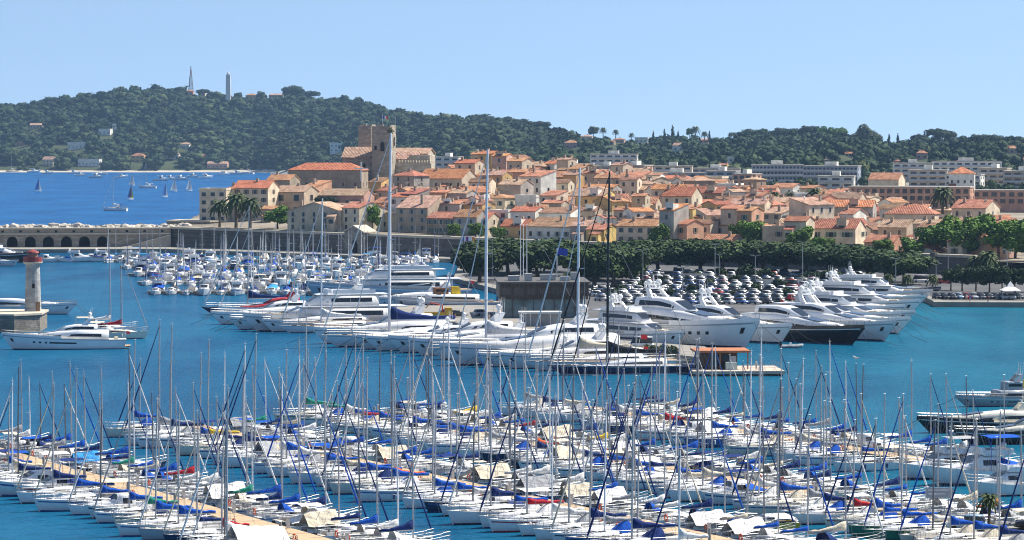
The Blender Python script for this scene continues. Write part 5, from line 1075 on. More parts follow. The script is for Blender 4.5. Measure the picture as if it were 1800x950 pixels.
    if arch:
        s_ = s; s = min(s, .95); ar = MB(); wa = W * (.42 if style == 'sleek' else .5); za = zt - (.1 if style != 'sleek' or fly else .1)
        for sd in (-1, 1): ar.loft([[(sh - .9 * s, sd * wa - .12, za), (sh + .7 * s, sd * wa - .12, za), (sh + .7 * s, sd * wa + .12, za), (sh - .9 * s, sd * wa + .12, za)], [(sh - 2.0 * s, sd * wa * .8 - .1, za + 1.7 * s), (sh - .9 * s, sd * wa * .8 - .1, za + 1.7 * s), (sh - .9 * s, sd * wa * .8 + .1, za + 1.7 * s), (sh - 2.0 * s, sd * wa * .8 + .1, za + 1.7 * s)]])
        ar.box(sh - 2.1 * s, sh - .8 * s, -wa * .84, wa * .84, za + 1.703 * s, za + 1.95 * s)
        am = obj('radar_arch', ar, SM, t); zz = za + 1.95 * s
        obj('mast', MB().tube([(sh - 1.4 * s, 0, zz - .1), (sh - 1.6 * s, 0, zz + 2.6 * s)], [.16 * s, .07 * s], 6).box(sh - 1.7 * s, sh - 1.4 * s, -.9 * s, .9 * s, zz + 1.2 * s, zz + 1.3 * s), SM, am)
        obj('radar_scanner', MB().box(sh - 1.3 * s, sh - 1.05 * s, -.9 * s, .9 * s, zz + .5 * s, zz + .68 * s).tube([(sh - 1.15 * s, 0, zz - .05), (sh - 1.15 * s, 0, zz + .5 * s)], .12 * s, 6), DOME, am)
        for k in range(dome):
            yy = wa * .62 * (1 if k % 2 else -1); r = .62 * s * (1.0 if k < 2 else .6)
            obj('satellite_dome', MB().tube([(0, 0, -.05), (0, 0, .5 * s)], [.3 * s, .25 * s], 8).ball((0, 0, .5 * s + r * .9), (r, r, r * 1.1), 12, 8).mesh('satellite_dome', True), DOME, am, (sh - 1.45 * s - (k // 2) * 1.2 * s, yy, zz))
        for k in range(3): obj('whip_antenna', MB().tube([(0, 0, 0), (-.2 * s, 0, 3.2 * s)], .025, 4), ALUW, am, (sh - 1.9 * s, (-1 + k) * wa * .7, zz))
    s = L / 36 * sl; sb = MB()    # furniture on the aft and fore decks
    for x in (-.42, -.34): sb.box(L * x - .5 * s, L * x + .5 * s, -W * .45, W * .45, z(L * x) - .05, z(L * x) + .5 * s)
    obj('deck_seat', sb, CANV['cream'], t); obj('sun_pad', MB().box(L * .255, L * .33, -W * .2, W * .2, z(L * .3) + .1 * s, z(L * .3) + .75 * s, (.2, .3, .1, .1)), CANV['white' if hull != 'white' else 'cream'], t)
    obj('swim_platform', MB().box(-L * .535, -L * .49, -W * .75, W * .75, .35, .6), DECK['teak'], t)
    if tender: obj('tender_cover', MB().ball((L * .2, 0, z(L * .2) + .9 * s), (2.6 * s, 1.0 * s, .7 * s), 10, 6), CANV['grey'], t)
    fl = obj('ensign', wavy(0, 1.1 * s, -.75 * s, 0, 1), fm('red', (.6, .03, .03)), t, (-L * .5, 0, z(-L * .5) + 2.2 * s), math.pi); obj('ensign_staff', MB().tube([(0, 0, 0), (-.5 * s, 0, 2.3 * s)], .03, 4), ALUW, t, (-L * .485, 0, z(-L * .5) - .05))
    for sd in (-1, 1): obj('mooring_line', MB().tube([(L * .47, sd * .3, z(L * .47)), (L * .56, sd * L * .05, z(0) * .45), (L * .66, sd * L * .10, -.3)], .035, 4, False), RUB, t)
    return t
def sail_yacht(px, y, L, hd, mh, label, hull='white', spar=ALUW, cover='white', mt=.58, jib='white', house=True, stripe=None, name='sailing_yacht', deck='teak', mr=.23):
    X, Y, a = bow_at(px, y, L, *hd, .10); t = thing(name, label, 'sailing yacht', (X, Y, 0), a, 'large yachts along the pier'); B = L * .20; s = L / 30
    h = Hull(L, B, 1.45 * s, 2.0 * s, .70, .10, .32, 2.1, .42, draft=1, n=17); z = h.z
    hl = obj('hull', h.body().mesh('hull', True), GEL[hull], t); obj('boot_stripe', h.band(0, .1, 0, .98, .02, 14), GEL['navy' if hull != 'navy' and hull != 'blue' else 'white'], hl)
    obj('cove_stripe', h.band(.86, .90, .02, .98, .02, 14), GEL['white' if hull in ('navy', 'blue', 'black') else (stripe or 'grey')], hl); obj('hull_window', h.band(.5, .66, .42, .5, .02, 4), WINB, hl)
    obj('deck', h.deck(), DECK[deck], t); W = B / 2
    st = [(-L * .26, W * .55, W * .46, z(-L * .26) - .1, z(0) + 1.05 * s), (-L * .02, W * .6, W * .48, z(0) - .1, z(0) + 1.1 * s), (L * .08, W * .45, W * .3, z(L * .08) - .1, z(0) + .75 * s), (L * .16, W * .25, W * .15, z(L * .16) - .1, z(L * .16) + .3 * s)]
    o = obj('deckhouse', dh(st, .8, .2).mesh('deckhouse', True), GEL['white'], t); obj('window_band', dband(st, .35, .8, -L * .23, L * .06, .03, 8, .3), WINB, o)
    mx = L * (mt - .5); ms = obj('mast', MB().tube([(mx, 0, z(mx) - .1), (mx - .1, 0, mh * .6), (mx - .35, 0, mh)], [mr * 1.05, mr, mr * .7], 10), spar, t)
    sp = MB(); hs = (.28, .50, .72)
    for q in hs:
        for sd in (-1, 1): sp.tube([(mx - .1, 0, mh * q), (mx - .5, sd * (W * .62 * (1.15 - .5 * q)), mh * q + .15)], [.09, .05], 5)
    obj('spreader', sp, spar, ms); rg = MB(); top = (mx - .3, 0, mh - .2)
    for sd in (-1, 1): rg.tube([(mx - .5, sd * W * .9, z(mx))] + [(mx - .5, sd * (W * .62 * (1.15 - .5 * q)), mh * q + .15) for q in hs] + [top], .025, 4, False)
    rg.tube([(-L * .48, 0, z(-L * .5)), top], .025, 4, False); obj('rigging', rg, STEEL if spar != BLKSPAR else RUB, t)
    A = Vector((L * .475, 0, z(L * .48) + .4)); Bv = Vector((mx - .2, 0, mh * .97)); obj('furled_jib', MB().tube([A, A.lerp(Bv, .06), A.lerp(Bv, .4), Bv], [.06, .15, .13, .06], 6), CANV[jib], t)
    A2 = Vector((L * .33, 0, z(L * .33) + .2)); B2 = Vector((mx - .15, 0, mh * .74)); obj('furled_staysail', MB().tube([A2, A2.lerp(B2, .08), A2.lerp(B2, .5), B2], [.05, .11, .09, .05], 6), CANV[jib], t)
    bl = L * .36; zb = z(0) + 2.3 * s; bm = obj('boom', MB().tube([(mx - .2, 0, zb), (mx - bl, 0, zb - .1)], .17 * s, 8), spar, t); m = MB(); rings = []
    for i in range(9):
        u = i / 8; hg = 1.7 * s * (1 - u) ** 3 + .55 * s + .06 * math.sin(i * 2); rings.append([(mx - .15 - (bl - .3) * u, .26 * s * math.cos(q), zb + hg * (.5 + .5 * math.sin(q))) for q in [2 * math.pi * j / 8 + .2 for j in range(8)]])
    obj('boom_cover', m.loft(rings).mesh('boom_cover', True), CANV[cover], bm)
    obj('guard_rail', h.rail(-L * .46, L * .45, .9, .12, 12, .02), STEEL, t)
    for sd in (-1, 1): obj('steering_wheel', MB().tube([(0, .8 * math.cos(q), .8 * math.sin(q)) for q in [2 * math.pi * j / 14 for j in range(15)]], .03, 4).box(-.15, .15, -.1, .1, -1.0, .1), STEEL, t, (-L * .36, sd * W * .35, z(-L * .36) + 1.0))
    w = MB().add([(-L * .40, -W * .3, z(-L * .3) + .02), (-L * .27, -W * .4, z(-L * .3) + .02), (-L * .27, W * .4, z(-L * .3) + .02), (-L * .40, W * .3, z(-L * .3) + .02)], [(0, 1, 2, 3)]); obj('cockpit', w, WELL, t)
    for k in range(3): obj('hatch', MB().box(-.4, .4, -.4, .4, 0, .1), WINB, t, (L * (.2 + .08 * k), 0, z(L * (.2 + .08 * k)) - .0))
    return t
HL = (-.93, -.37)
def pier_yachts():
    # left of the pier, bows to the left
    sail_yacht(372, 553, 26, HL, 24, 'dark hulled schooner farthest left of the pier yachts', 'navy', ALU, 'navy', jib='white', mr=.12)
    yacht(398, 559, 24, HL, 'sleek', 'white sports yacht with bright red superstructure', 'white', 'red', 0, fly=True)
    yacht(388, 571, 27, HL, 'sleek', 'slender white sports yacht in front of the red topped one', dome=1)
    yacht(420, 580, 25, HL, 'sleek', 'low white motor yacht between slender sports yacht and old ship', dome=1, fly=False)
    yacht(452, 583, 36, (-.95, -.3), 'fly', 'white ship like motor yacht with tall wheelhouse and raked mast', hb=1.0, dome=1)
    sail_yacht(508, 586, 24, HL, 27, 'white sailing yacht whose mast stands before the old white ship', 'white', ALUW, 'white', mt=.62, mr=.16)
    yacht(572, 605, 31, HL, 'sleek', 'white motor yacht with long dark wedge windows left of the tallest mast', dome=2)
    sail_yacht(592, 611, 37, HL, 40, 'long white sailing yacht carrying the tallest white mast of the pier', 'white', ALUW, 'navy', mt=.62, mr=.27)
    yacht(706, 621, 31, HL, 'sleek', 'white sports yacht right of the tallest white mast', dome=1)
    yacht(741, 626, 31, HL, 'sleek', 'white sports yacht second right of the tallest white mast', dome=0, fly=False)
    sail_yacht(778, 633, 34, HL, 37, 'white sailing yacht with tall pale mast in the middle of the pier', 'white', ALUW, 'white', mt=.66, mr=.24)
    yacht(803, 643, 38, HL, 'sleek', 'biggest white sports yacht, bow under the middle pale mast', dome=2)
    yacht(898, 649, 27, HL, 'sleek', 'white motor yacht next to the biggest sports yacht, near pier end', dome=2)
    sail_yacht(948, 653, 28, HL, 34, 'white sailing yacht with blue deck cover and slim pale mast near the pier end', 'white', ALUW, 'cream', mt=.65, mr=.2)
    sail_yacht(988, 660, 27, (-.96, -.28), 33.5, 'dark blue racing yacht with black mast and black boom cover', 'navy', BLKSPAR, 'black', mt=.61, jib='black', deck='grey', mr=.21)
    yacht(640, 615, 27, HL, 'sleek', 'slim white motor yacht hidden behind the long white sailing yacht', dome=1, fly=False, sl=.9)
    yacht(856, 646, 24, HL, 'sleek', 'slim white motor yacht just right of the biggest sports yacht', dome=1, fly=False, sl=.9)
    yacht(664, 618, 28, HL, 'sleek', 'slim white motor yacht behind the tallest mast', dome=1, sl=.85)
    yacht(478, 584, 26, HL, 'sleek', 'slim white motor yacht pressed against the old white ship', dome=0, fly=False, sl=.9)
    # behind, left basin
    yacht(562, 533, 40, (-.98, -.2), 'fly', 'very long grey blue hulled yacht with white domes behind the pier', 'bluegrey', 'white', 4, hb=1.3, sl=.82)
    yacht(640, 541, 26, (-.98, -.18), 'sleek', 'pale motor yacht tucked in front of the long grey blue one', dome=0, fly=False)
    yacht(705, 546, 25, (-.98, -.17), 'classic', 'old grey blue little ship with wooden wheelhouse and yellow funnel', 'bluegrey', 'white', 0, arch=True, hb=1.25)
    # right of the pier, bows to the right
    yacht(1188, 611, 30, (.6, -.8), 'fly', 'three deck white yacht with rows of square windows beside the pier end', dome=4, hb=1.05)
    yacht(1312, 613, 44, (.6, -.8), 'sleek', 'huge smooth white yacht with long sloping foredeck right of the pier', dome=4, hb=1.3, wins=True)
    yacht(1374, 604, 36, (.6, -.8), 'sleek', 'white yacht between the huge smooth one and the black hulled one', dome=2, hb=1.05)
    yacht(1500, 606, 38, (.6, -.8), 'sleek', 'black hulled yacht with silver white superstructure', 'black', 'white', 0, hb=.95, arch=False)
    yacht(1556, 600, 36, (.62, -.785), 'sleek', 'white yacht with open dark foredeck right of the black hulled one', dome=1, hb=1.1)
    D0 = [(1580, 587, 35), (1566, 577, 33), (1590, 569, 33), (1574, 561, 31), (1600, 555, 32), (1588, 549, 30), (1610, 543, 31), (1600, 538, 29), (1622, 532, 30), (1614, 528, 28), (1638, 523, 28)]
    TX = ['white yacht, first behind the one with open foredeck', 'white yacht, second in the stack of far right bows', 'white yacht, third in the stack of far right bows', 'white yacht, fourth in the stack of far right bows', 'white yacht, fifth in the stack of far right bows', 'white yacht, sixth in the stack of far right bows', 'white yacht, seventh in the stack of far right bows', 'white yacht, eighth in the stack of far right bows', 'white yacht, ninth in the stack of far right bows', 'white yacht, last but one in the stack of far right bows', 'dark blue sleek yacht farthest along the right hand quay']
    for k, (px, y, L) in enumerate(D0):
        yacht(px, y, L, (.72 + .02 * k + (.05, -.03, .04, -.05, .02)[k % 5], -.66 + .04 * k), 'fly' if k in (1, 4, 8) else 'sleek', TX[k], 'navy' if k == 10 else 'white', 'bluegrey' if k == 10 else 'white', (2, 3, 1, 2, 3, 2, 1, 2, 1, 2, 0)[k], hb=(.95, 1.05, .82, .98, 1.1, .85, 1.0, .9, 1.02, .86, .9)[k], sl=(.86, .9, .76, .88, .94, .78, .86, .8, .9, .84, .8)[k], fly=k not in (2, 5, 7, 10), arch=k != 10)
    # left edge of the picture
    yacht(20, 615, 23, (-.99, -.15), 'sleek', 'white motor yacht with oval side window below the lighthouse', dome=1, hb=1.35, group='yachts round the lighthouse jetty')
    yacht(118, 553, 26, (.98, -.18), 'sleek', 'white yacht lying hidden behind the lighthouse jetty, bow showing right', dome=1, fly=False, arch=False, group='yachts round the lighthouse jetty')
    yacht(55, 462, 34, (.98, -.1), 'fly', 'large black and white yacht cut by the left edge below the mole', 'black', 'white', 1, group='yachts round the lighthouse jetty')
    yacht(24, 468, 18, (.95, -.3), 'sleek', 'small white motor yacht in front of the black and white one', dome=0, group='yachts round the lighthouse jetty', fly=False)
    yacht(1636, 762, 21, (-.97, -.22), 'sleek', 'cream motor yacht with dark hull side at right, bow pointing left', 'black', 'cream', 0, group='boats at the right hand pontoon', hb=1.0, fly=False)
    yacht(1700, 783, 19, (-.96, -.25), 'sleek', 'black hulled motor yacht with cream cabin top at the right edge', 'black', 'cream', 0, group='boats at the right hand pontoon')
    yacht(1700, 716, 20, (-.95, -.3), 'classic', 'grey working boat with tall radar mast at the right edge', 'grey', 'grey', 0, group='boats at the right hand pontoon', name='work_boat', hb=.8)

# ------------------------------------------------------------------ the sailing marina in front
NX_, NY_ = .892, .452
def SY(s, Y): return (s - NY_ * Y) / NX_
M_PLANK = M('pontoon_planks', (.46, .33, .20), .85, var=.22, scale=.8, stretch=(.25, 6, 1)); M_FLOAT = M('pontoon_float', (.30, .29, .27), .9)
def pontoon(s, y0, y1, lab, w=3.0):
    a = Vector((SY(s, y0), y0, 0)); b = Vector((SY(s, y1), y1, 0)); L = (b - a).length; t = thing('pontoon', lab, 'pontoon', a, math.atan2(b.y - a.y, b.x - a.x), 'wooden pontoons of the sailing marina')
    obj('planked_deck', MB().box(0, L, -w / 2, w / 2, .80, .98), M_PLANK, t); f = MB(); n = int(L / 6)
    for k in range(n): f.box(k * 6 + .4, k * 6 + 4.8, -w / 2 + .15, w / 2 - .15, -.4, .797)
    obj('float', f, M_FLOAT, t)
    for k in range(int(L / 14)):
        obj('power_post', MB().box(-.13, .13, -.13, .13, 0, 1.0).box(-.17, .17, -.17, .17, 1.003, 1.15), DECK['white'], t, (7 + k * 14, w / 2 - .3, .98))
        obj('pile', MB().tube([(0, 0, -2), (0, 0, 2.3)], .16, 8), M_FLOAT, t, (12 + k * 14, -w / 2 - .2, 0))
PON = [(118.2, 400, 296, 'first wooden pontoon, running in from the left edge'), (152.0, 420, 292, 'second wooden pontoon from the left'), (180.5, 444, 292, 'third wooden pontoon, through the middle of the sailing marina'), (212, 449, 368, 'fourth wooden pontoon, at the right of the sailing marina')]
def marina():
    rr = random.Random(21); n_all = 0
    cov = ['royal blue'] * 17 + ['navy'] * 9 + ['white'] * 7 + ['grey', 'cream'] * 2 + ['grey', 'cream', 'red', 'green', 'yellow', 'royal blue', 'orange', 'white', 'royal blue']
    jb = ['navy'] * 4 + ['royal blue'] * 3 + ['white'] * 4 + ['grey', 'cream'] + [None] * 12
    for pi, (s, y0, y1, lab) in enumerate(PON):
        pontoon(s, y0, y1 - (12 if pi < 3 else 0), lab); pn = nth(pi + 1)
        for side in (-1, 1):
            Y = y0 - 2 - 2 * rr.random(); k = 0; sd = 'left' if side < 0 else 'right'
            while Y > y1 - (4 if pi < 3 else 0):
                step = rr.uniform(3.5, 4.3); ks = rr.choices((0, 1, 2, 3), (5, 3, 3, 2) if side < 0 else (3, 5, .6, 5))[0]
                if rr.random() < .06: Y -= step * .89; continue
                mot = rr.random() < .10; dd = motor_shapes(rr.choice((0, 1, 3))) if mot else sail_shapes(ks)
                sc = rr.uniform(.94, 1.12) if side < 0 else rr.uniform(.88, 1.04); L = dd['L'] * sc; ctr = s + side * ((2.6 if side < 0 else 2.0) + L / 2 + rr.uniform(0, .9)); X = SY(ctr, Y); px, py = proj(X, Y, 0)
                if px < -110 or px > 1905: Y -= step * .89; continue
                k += 1; head = math.atan2(side * NY_, side * NX_) + rr.gauss(0, .025); roll = rr.gauss(0, .012); grp = 'boats moored in the sailing marina'
                pos = f'{nth(k)} from far end, {sd} side, {pn} pontoon'
                if mot:
                    mk = [q for q, v in MBT.items() if v is dd][0]; cc = rr.choice(('royal blue', 'white', None, 'navy', 'cream'))
                    motorboat(X, Y, head, mk, (f'small motor boat, {cc} canopy, {pos}' if cc else f'small open motor boat, {pos}'), grp, 'white', rr.choice((None, 'navy', 'red', 'blue')), dict(bimini=cc if rr.random() < .5 else None, cover=cc, ob=mk in (0, 3), arch=mk == 1), sc, roll=roll)
                else:
                    c = rr.choice(cov); j = rr.choice(jb); hd = rr.choice(('royal blue', 'navy', 'white', 'grey', None, None, 'cream')); op = {'cv': rr.choice((0, 0, 1)), 'deck': rr.choice(('white', 'white', 'cream', 'grey'))}
                    if rr.random() < .5: op['stripe'] = 1
                    if rr.random() < .07: op['tent'] = rr.choice(('white', 'white', 'white', 'white', 'sky blue', 'grey', 'grey', 'cream', 'cream'))
                    if rr.random() < .16: op['bimini'] = rr.choice(('royal blue', 'navy', 'cream', 'white'))
                    if rr.random() < .45: op['buoy'] = rr.random() < .8
                    if rr.random() < .45: op['teak'] = 1
                    if rr.random() < .4: op['outboard'] = 1
                    if rr.random() < .4: op['wheel'] = 1
                    if rr.random() < .5: op['fn'] = 1
                    hull = rr.choices(('white', 'cream', 'navy', 'blue', 'green', 'grey'), (26, 4, 1.2, .8, .4, .6))[0]; sc_ = {'royal blue': 'blue', 'navy': 'navy', 'red': 'red', 'green': 'green'}.get(c, rr.choice(('blue', 'navy', 'red', 'black')))
                    d1 = f"{op['tent']} boom tent" if 'tent' in op else f'{c} boom cover'
                    sailboat(X, Y, head, ks, c, j, hd, hull, GEL[sc_], op, f"{hull} sailing boat, {d1}, {pos}", grp, sc, roll=roll, mastm=rr.choices((ALU, ALUD, ALUW), (8, 1, 1))[0])
                n_all += 1; Y -= step * .89
    return n_all
# ------------------------------------------------------------------ cars
CARP = {n: M('car_' + n, c, .3, .0, .04, .5, spec=.6) for n, c in {'white': (.72, .72, .71), 'silver': (.42, .43, .45), 'dark grey': (.07, .075, .08), 'black': (.012, .012, .014), 'blue': (.03, .09, .30), 'red': (.42, .02, .02), 'light blue': (.25, .38, .50), 'beige': (.45, .40, .32), 'green': (.04, .12, .07)}.items()}
TYRE = M('tyre', (.02, .02, .02), .85); LAMP = M('headlamp', (.75, .75, .7), .1)
CT = {}
def car_shapes(k):
    if k in CT: return CT[k]
    L, W, H = [(3.9, 1.68, 1.46), (4.5, 1.78, 1.46), (4.7, 1.85, 2.0), (3.6, 1.62, 1.5)][k]; hw = W / 2; d = dict(L=L, W=W)
    st = [(-L / 2, hw * .86, hw * .8, .30, .72), (-L * .46, hw * .97, hw * .9, .22, .88), (-L * .2, hw, hw * .95, .2, .92), (L * .18, hw, hw * .94, .2, .90), (L * .40, hw * .96, hw * .84, .22, .76 if k != 2 else .95), (L / 2, hw * .8, hw * .7, .3, .6)]
    d['body'] = dh(st, .92, .1).mesh('body', True)
    xa = {0: (-.47, -.40, .02, .22), 1: (-.36, -.24, .05, .24), 2: (-.49, -.46, .24, .36), 3: (-.48, -.42, .04, .26)}[k]; g = [(L * xa[0], hw * .86, hw * .80, .88, .93), (L * xa[1], hw * .90, hw * .74, .88, H - .05), (L * xa[2], hw * .90, hw * .74, .88, H - .05), (L * xa[3], hw * .86, hw * .78, .86, .92)]
    d['glass'] = dh(g, .9, .05).mesh('window', True)
    d['roof'] = dh([(L * xa[1] - .05, hw * .76, hw * .72, H - .07, H - .02), (L * (xa[1] + xa[2]) / 2, hw * .78, hw * .74, H - .06, H + .03), (L * xa[2] + .05, hw * .76, hw * .72, H - .07, H - .02)], .9, .3).mesh('roof', True)
    d['wheel'] = MB().tube([(0, -.1, 0), (0, .1, 0)], .31, 12).mesh('wheel'); d['lamp'] = MB().box(-.06, .05, -.16, .16, -.07, .07).mesh('headlight')
    CT[k] = d; return d
def car(X, Y, z, a, k, colr, label, group, name='parked_car'):
    d = car_shapes(k); t = thing(name, label, 'car' if k != 2 else 'van', (X, Y, z), a, group); L, W = d['L'], d['W']; p = CARP[colr]
    obj('body', d['body'], p, t); obj('window', d['glass'], GLASS, t); obj('roof', d['roof'], p, t)
    for sx in (-.30, .31):
        for sy in (-1, 1): obj('wheel', d['wheel'], TYRE, t, (L * sx, sy * (W / 2 - .1), .31))
    for sy in (-1, 1): obj('headlight', d['lamp'], LAMP, t, (L * .485, sy * W * .33, .62))
    return t
def car_park():
    rr = random.Random(5); cols = ['white'] * 8 + ['silver'] * 7 + ['dark grey'] * 5 + ['black'] * 4 + ['blue'] * 3 + ['red'] * 2 + ['light blue', 'beige', 'green']; tp = {0: 'hatchback', 1: 'saloon', 2: 'van', 3: 'small car'}
    rows = [(729, 22, 64), (743, 20, 70), (750, 20, 72), (766, 18, 74), (773, 18, 76), (790, 18, 78), (797, 20, 80), (815, 26, 84), (823, 30, 86), (842, 32, 90), (852, 34, 94), (878, 18, 98), (893, 16, 96)]
    for ri, (D, xa, xb) in enumerate(rows):
        x = xa + rr.random() * 2; n = 0
        while x < xb:
            if rr.random() > .10:
                n += 1; c = rr.choice(cols); k = rr.choices((0, 1, 2, 3), (6, 4, 1.2, 3))[0]
                car(x, D + rr.uniform(-.5, .5), Z0 + .004, rad((-62 if ri % 2 == 0 else 118) + rr.gauss(0, 3)), k, c, f'{c} {tp[k]} parked {nth(n)} from left in car park row {("one","two","three","four","five","six","seven","eight","nine","ten","eleven","twelve","thirteen")[ri]} from the quay', 'cars in the car park')
            x += 2.95 + (rr.random() < .04) * 2.5
    for k, (x, D) in enumerate([(24, 758), (38, 759), (52, 758), (66, 759), (27, 782), (44, 782), (60, 783), (74, 782), (33, 806), (50, 806), (68, 807), (40, 832), (58, 833), (76, 832), (30, 862), (50, 864), (70, 863)]):
        tree('bush', x, D, Z0, .9 + .3 * rr.random(), 'shrub', f'low shrub between the parked cars, {nth(k % 4 + 1)} from left on island {("one", "two", "three", "four", "five")[k // 4]} from the quay', 'shrubs on the car park islands')
    n = 0
    for px in range(1648, 1800, 13):
        if rr.random() < .12: continue
        n += 1; D = 752 + rr.uniform(-.6, .6); c = rr.choice(cols[8:]); k = rr.choice((0, 1, 3, 1)); car(PX(px, D), D, Z0 + .004, rad(-80 + rr.gauss(0, 4)), k, c, f'{c} {tp[k]}, {nth(n)} from left on the right hand quay', 'cars on the right hand quay')
    g = 'cars on the pier'
    for px, y, a, k, c, lab in ((786, 556, 10, 1, 'dark grey', 'dark estate car on the pier right of the yellow truck'), (806, 558, 20, 0, 'black', 'black hatchback on the pier beside a dark estate car'), (848, 556, 25, 0, 'silver', 'silver hatchback parked alone near the dark harbour building'), (1126, 612, 170, 2, 'white', 'small white van on the pier before the three deck yacht'), (1617, 497, 200, 2, 'white', 'white van parked at the foot of the rampart end'), (1660, 499, 10, 0, 'red', 'red car behind the street trees at the rampart end')):
        X, D = P(px, y, Z0); car(X, D, Z0 + .004, rad(a), k, c, lab, g)
    # yellow lorry with crane
    X, D = P(768, 562, Z0); t = thing('crane_lorry', 'yellow crane lorry working on the pier', 'lorry', (X + .5, D, Z0), rad(8)); Yw = M('lorry_yellow', (.62, .36, .02), .5)
    obj('cab', MB().box(1.2, 2.8, -1.1, 1.1, .5, 2.5, (.0, .35, .1, .1)), Yw, t); obj('windscreen', MB().box(2.5, 2.72, -.9, .9, 1.5, 2.2, (0, .14, 0, 0)), GLASS, t); obj('flatbed', MB().box(-3, 1.1, -1.15, 1.15, .8, 1.0).box(-3, 1.1, -1.15, -1.05, 1.003, 1.5).box(-3, 1.1, 1.05, 1.15, 1.003, 1.5), Yw, t)
    obj('crane_arm', MB().tube([(.7, 0, 1), (.6, 0, 3.0), (-1.8, 0, 3.5), (-2.9, 0, 2.4)], [.2, .18, .14, .1], 6), M('lorry_red', (.5, .06, .03), .5), t)
    for sx in (-2.1, 1.9):
        for sy in (-1, 1): obj('wheel', MB().tube([(0, -.15, 0), (0, .15, 0)], .48, 12), TYRE, t, (sx, sy * 1.0, .48))
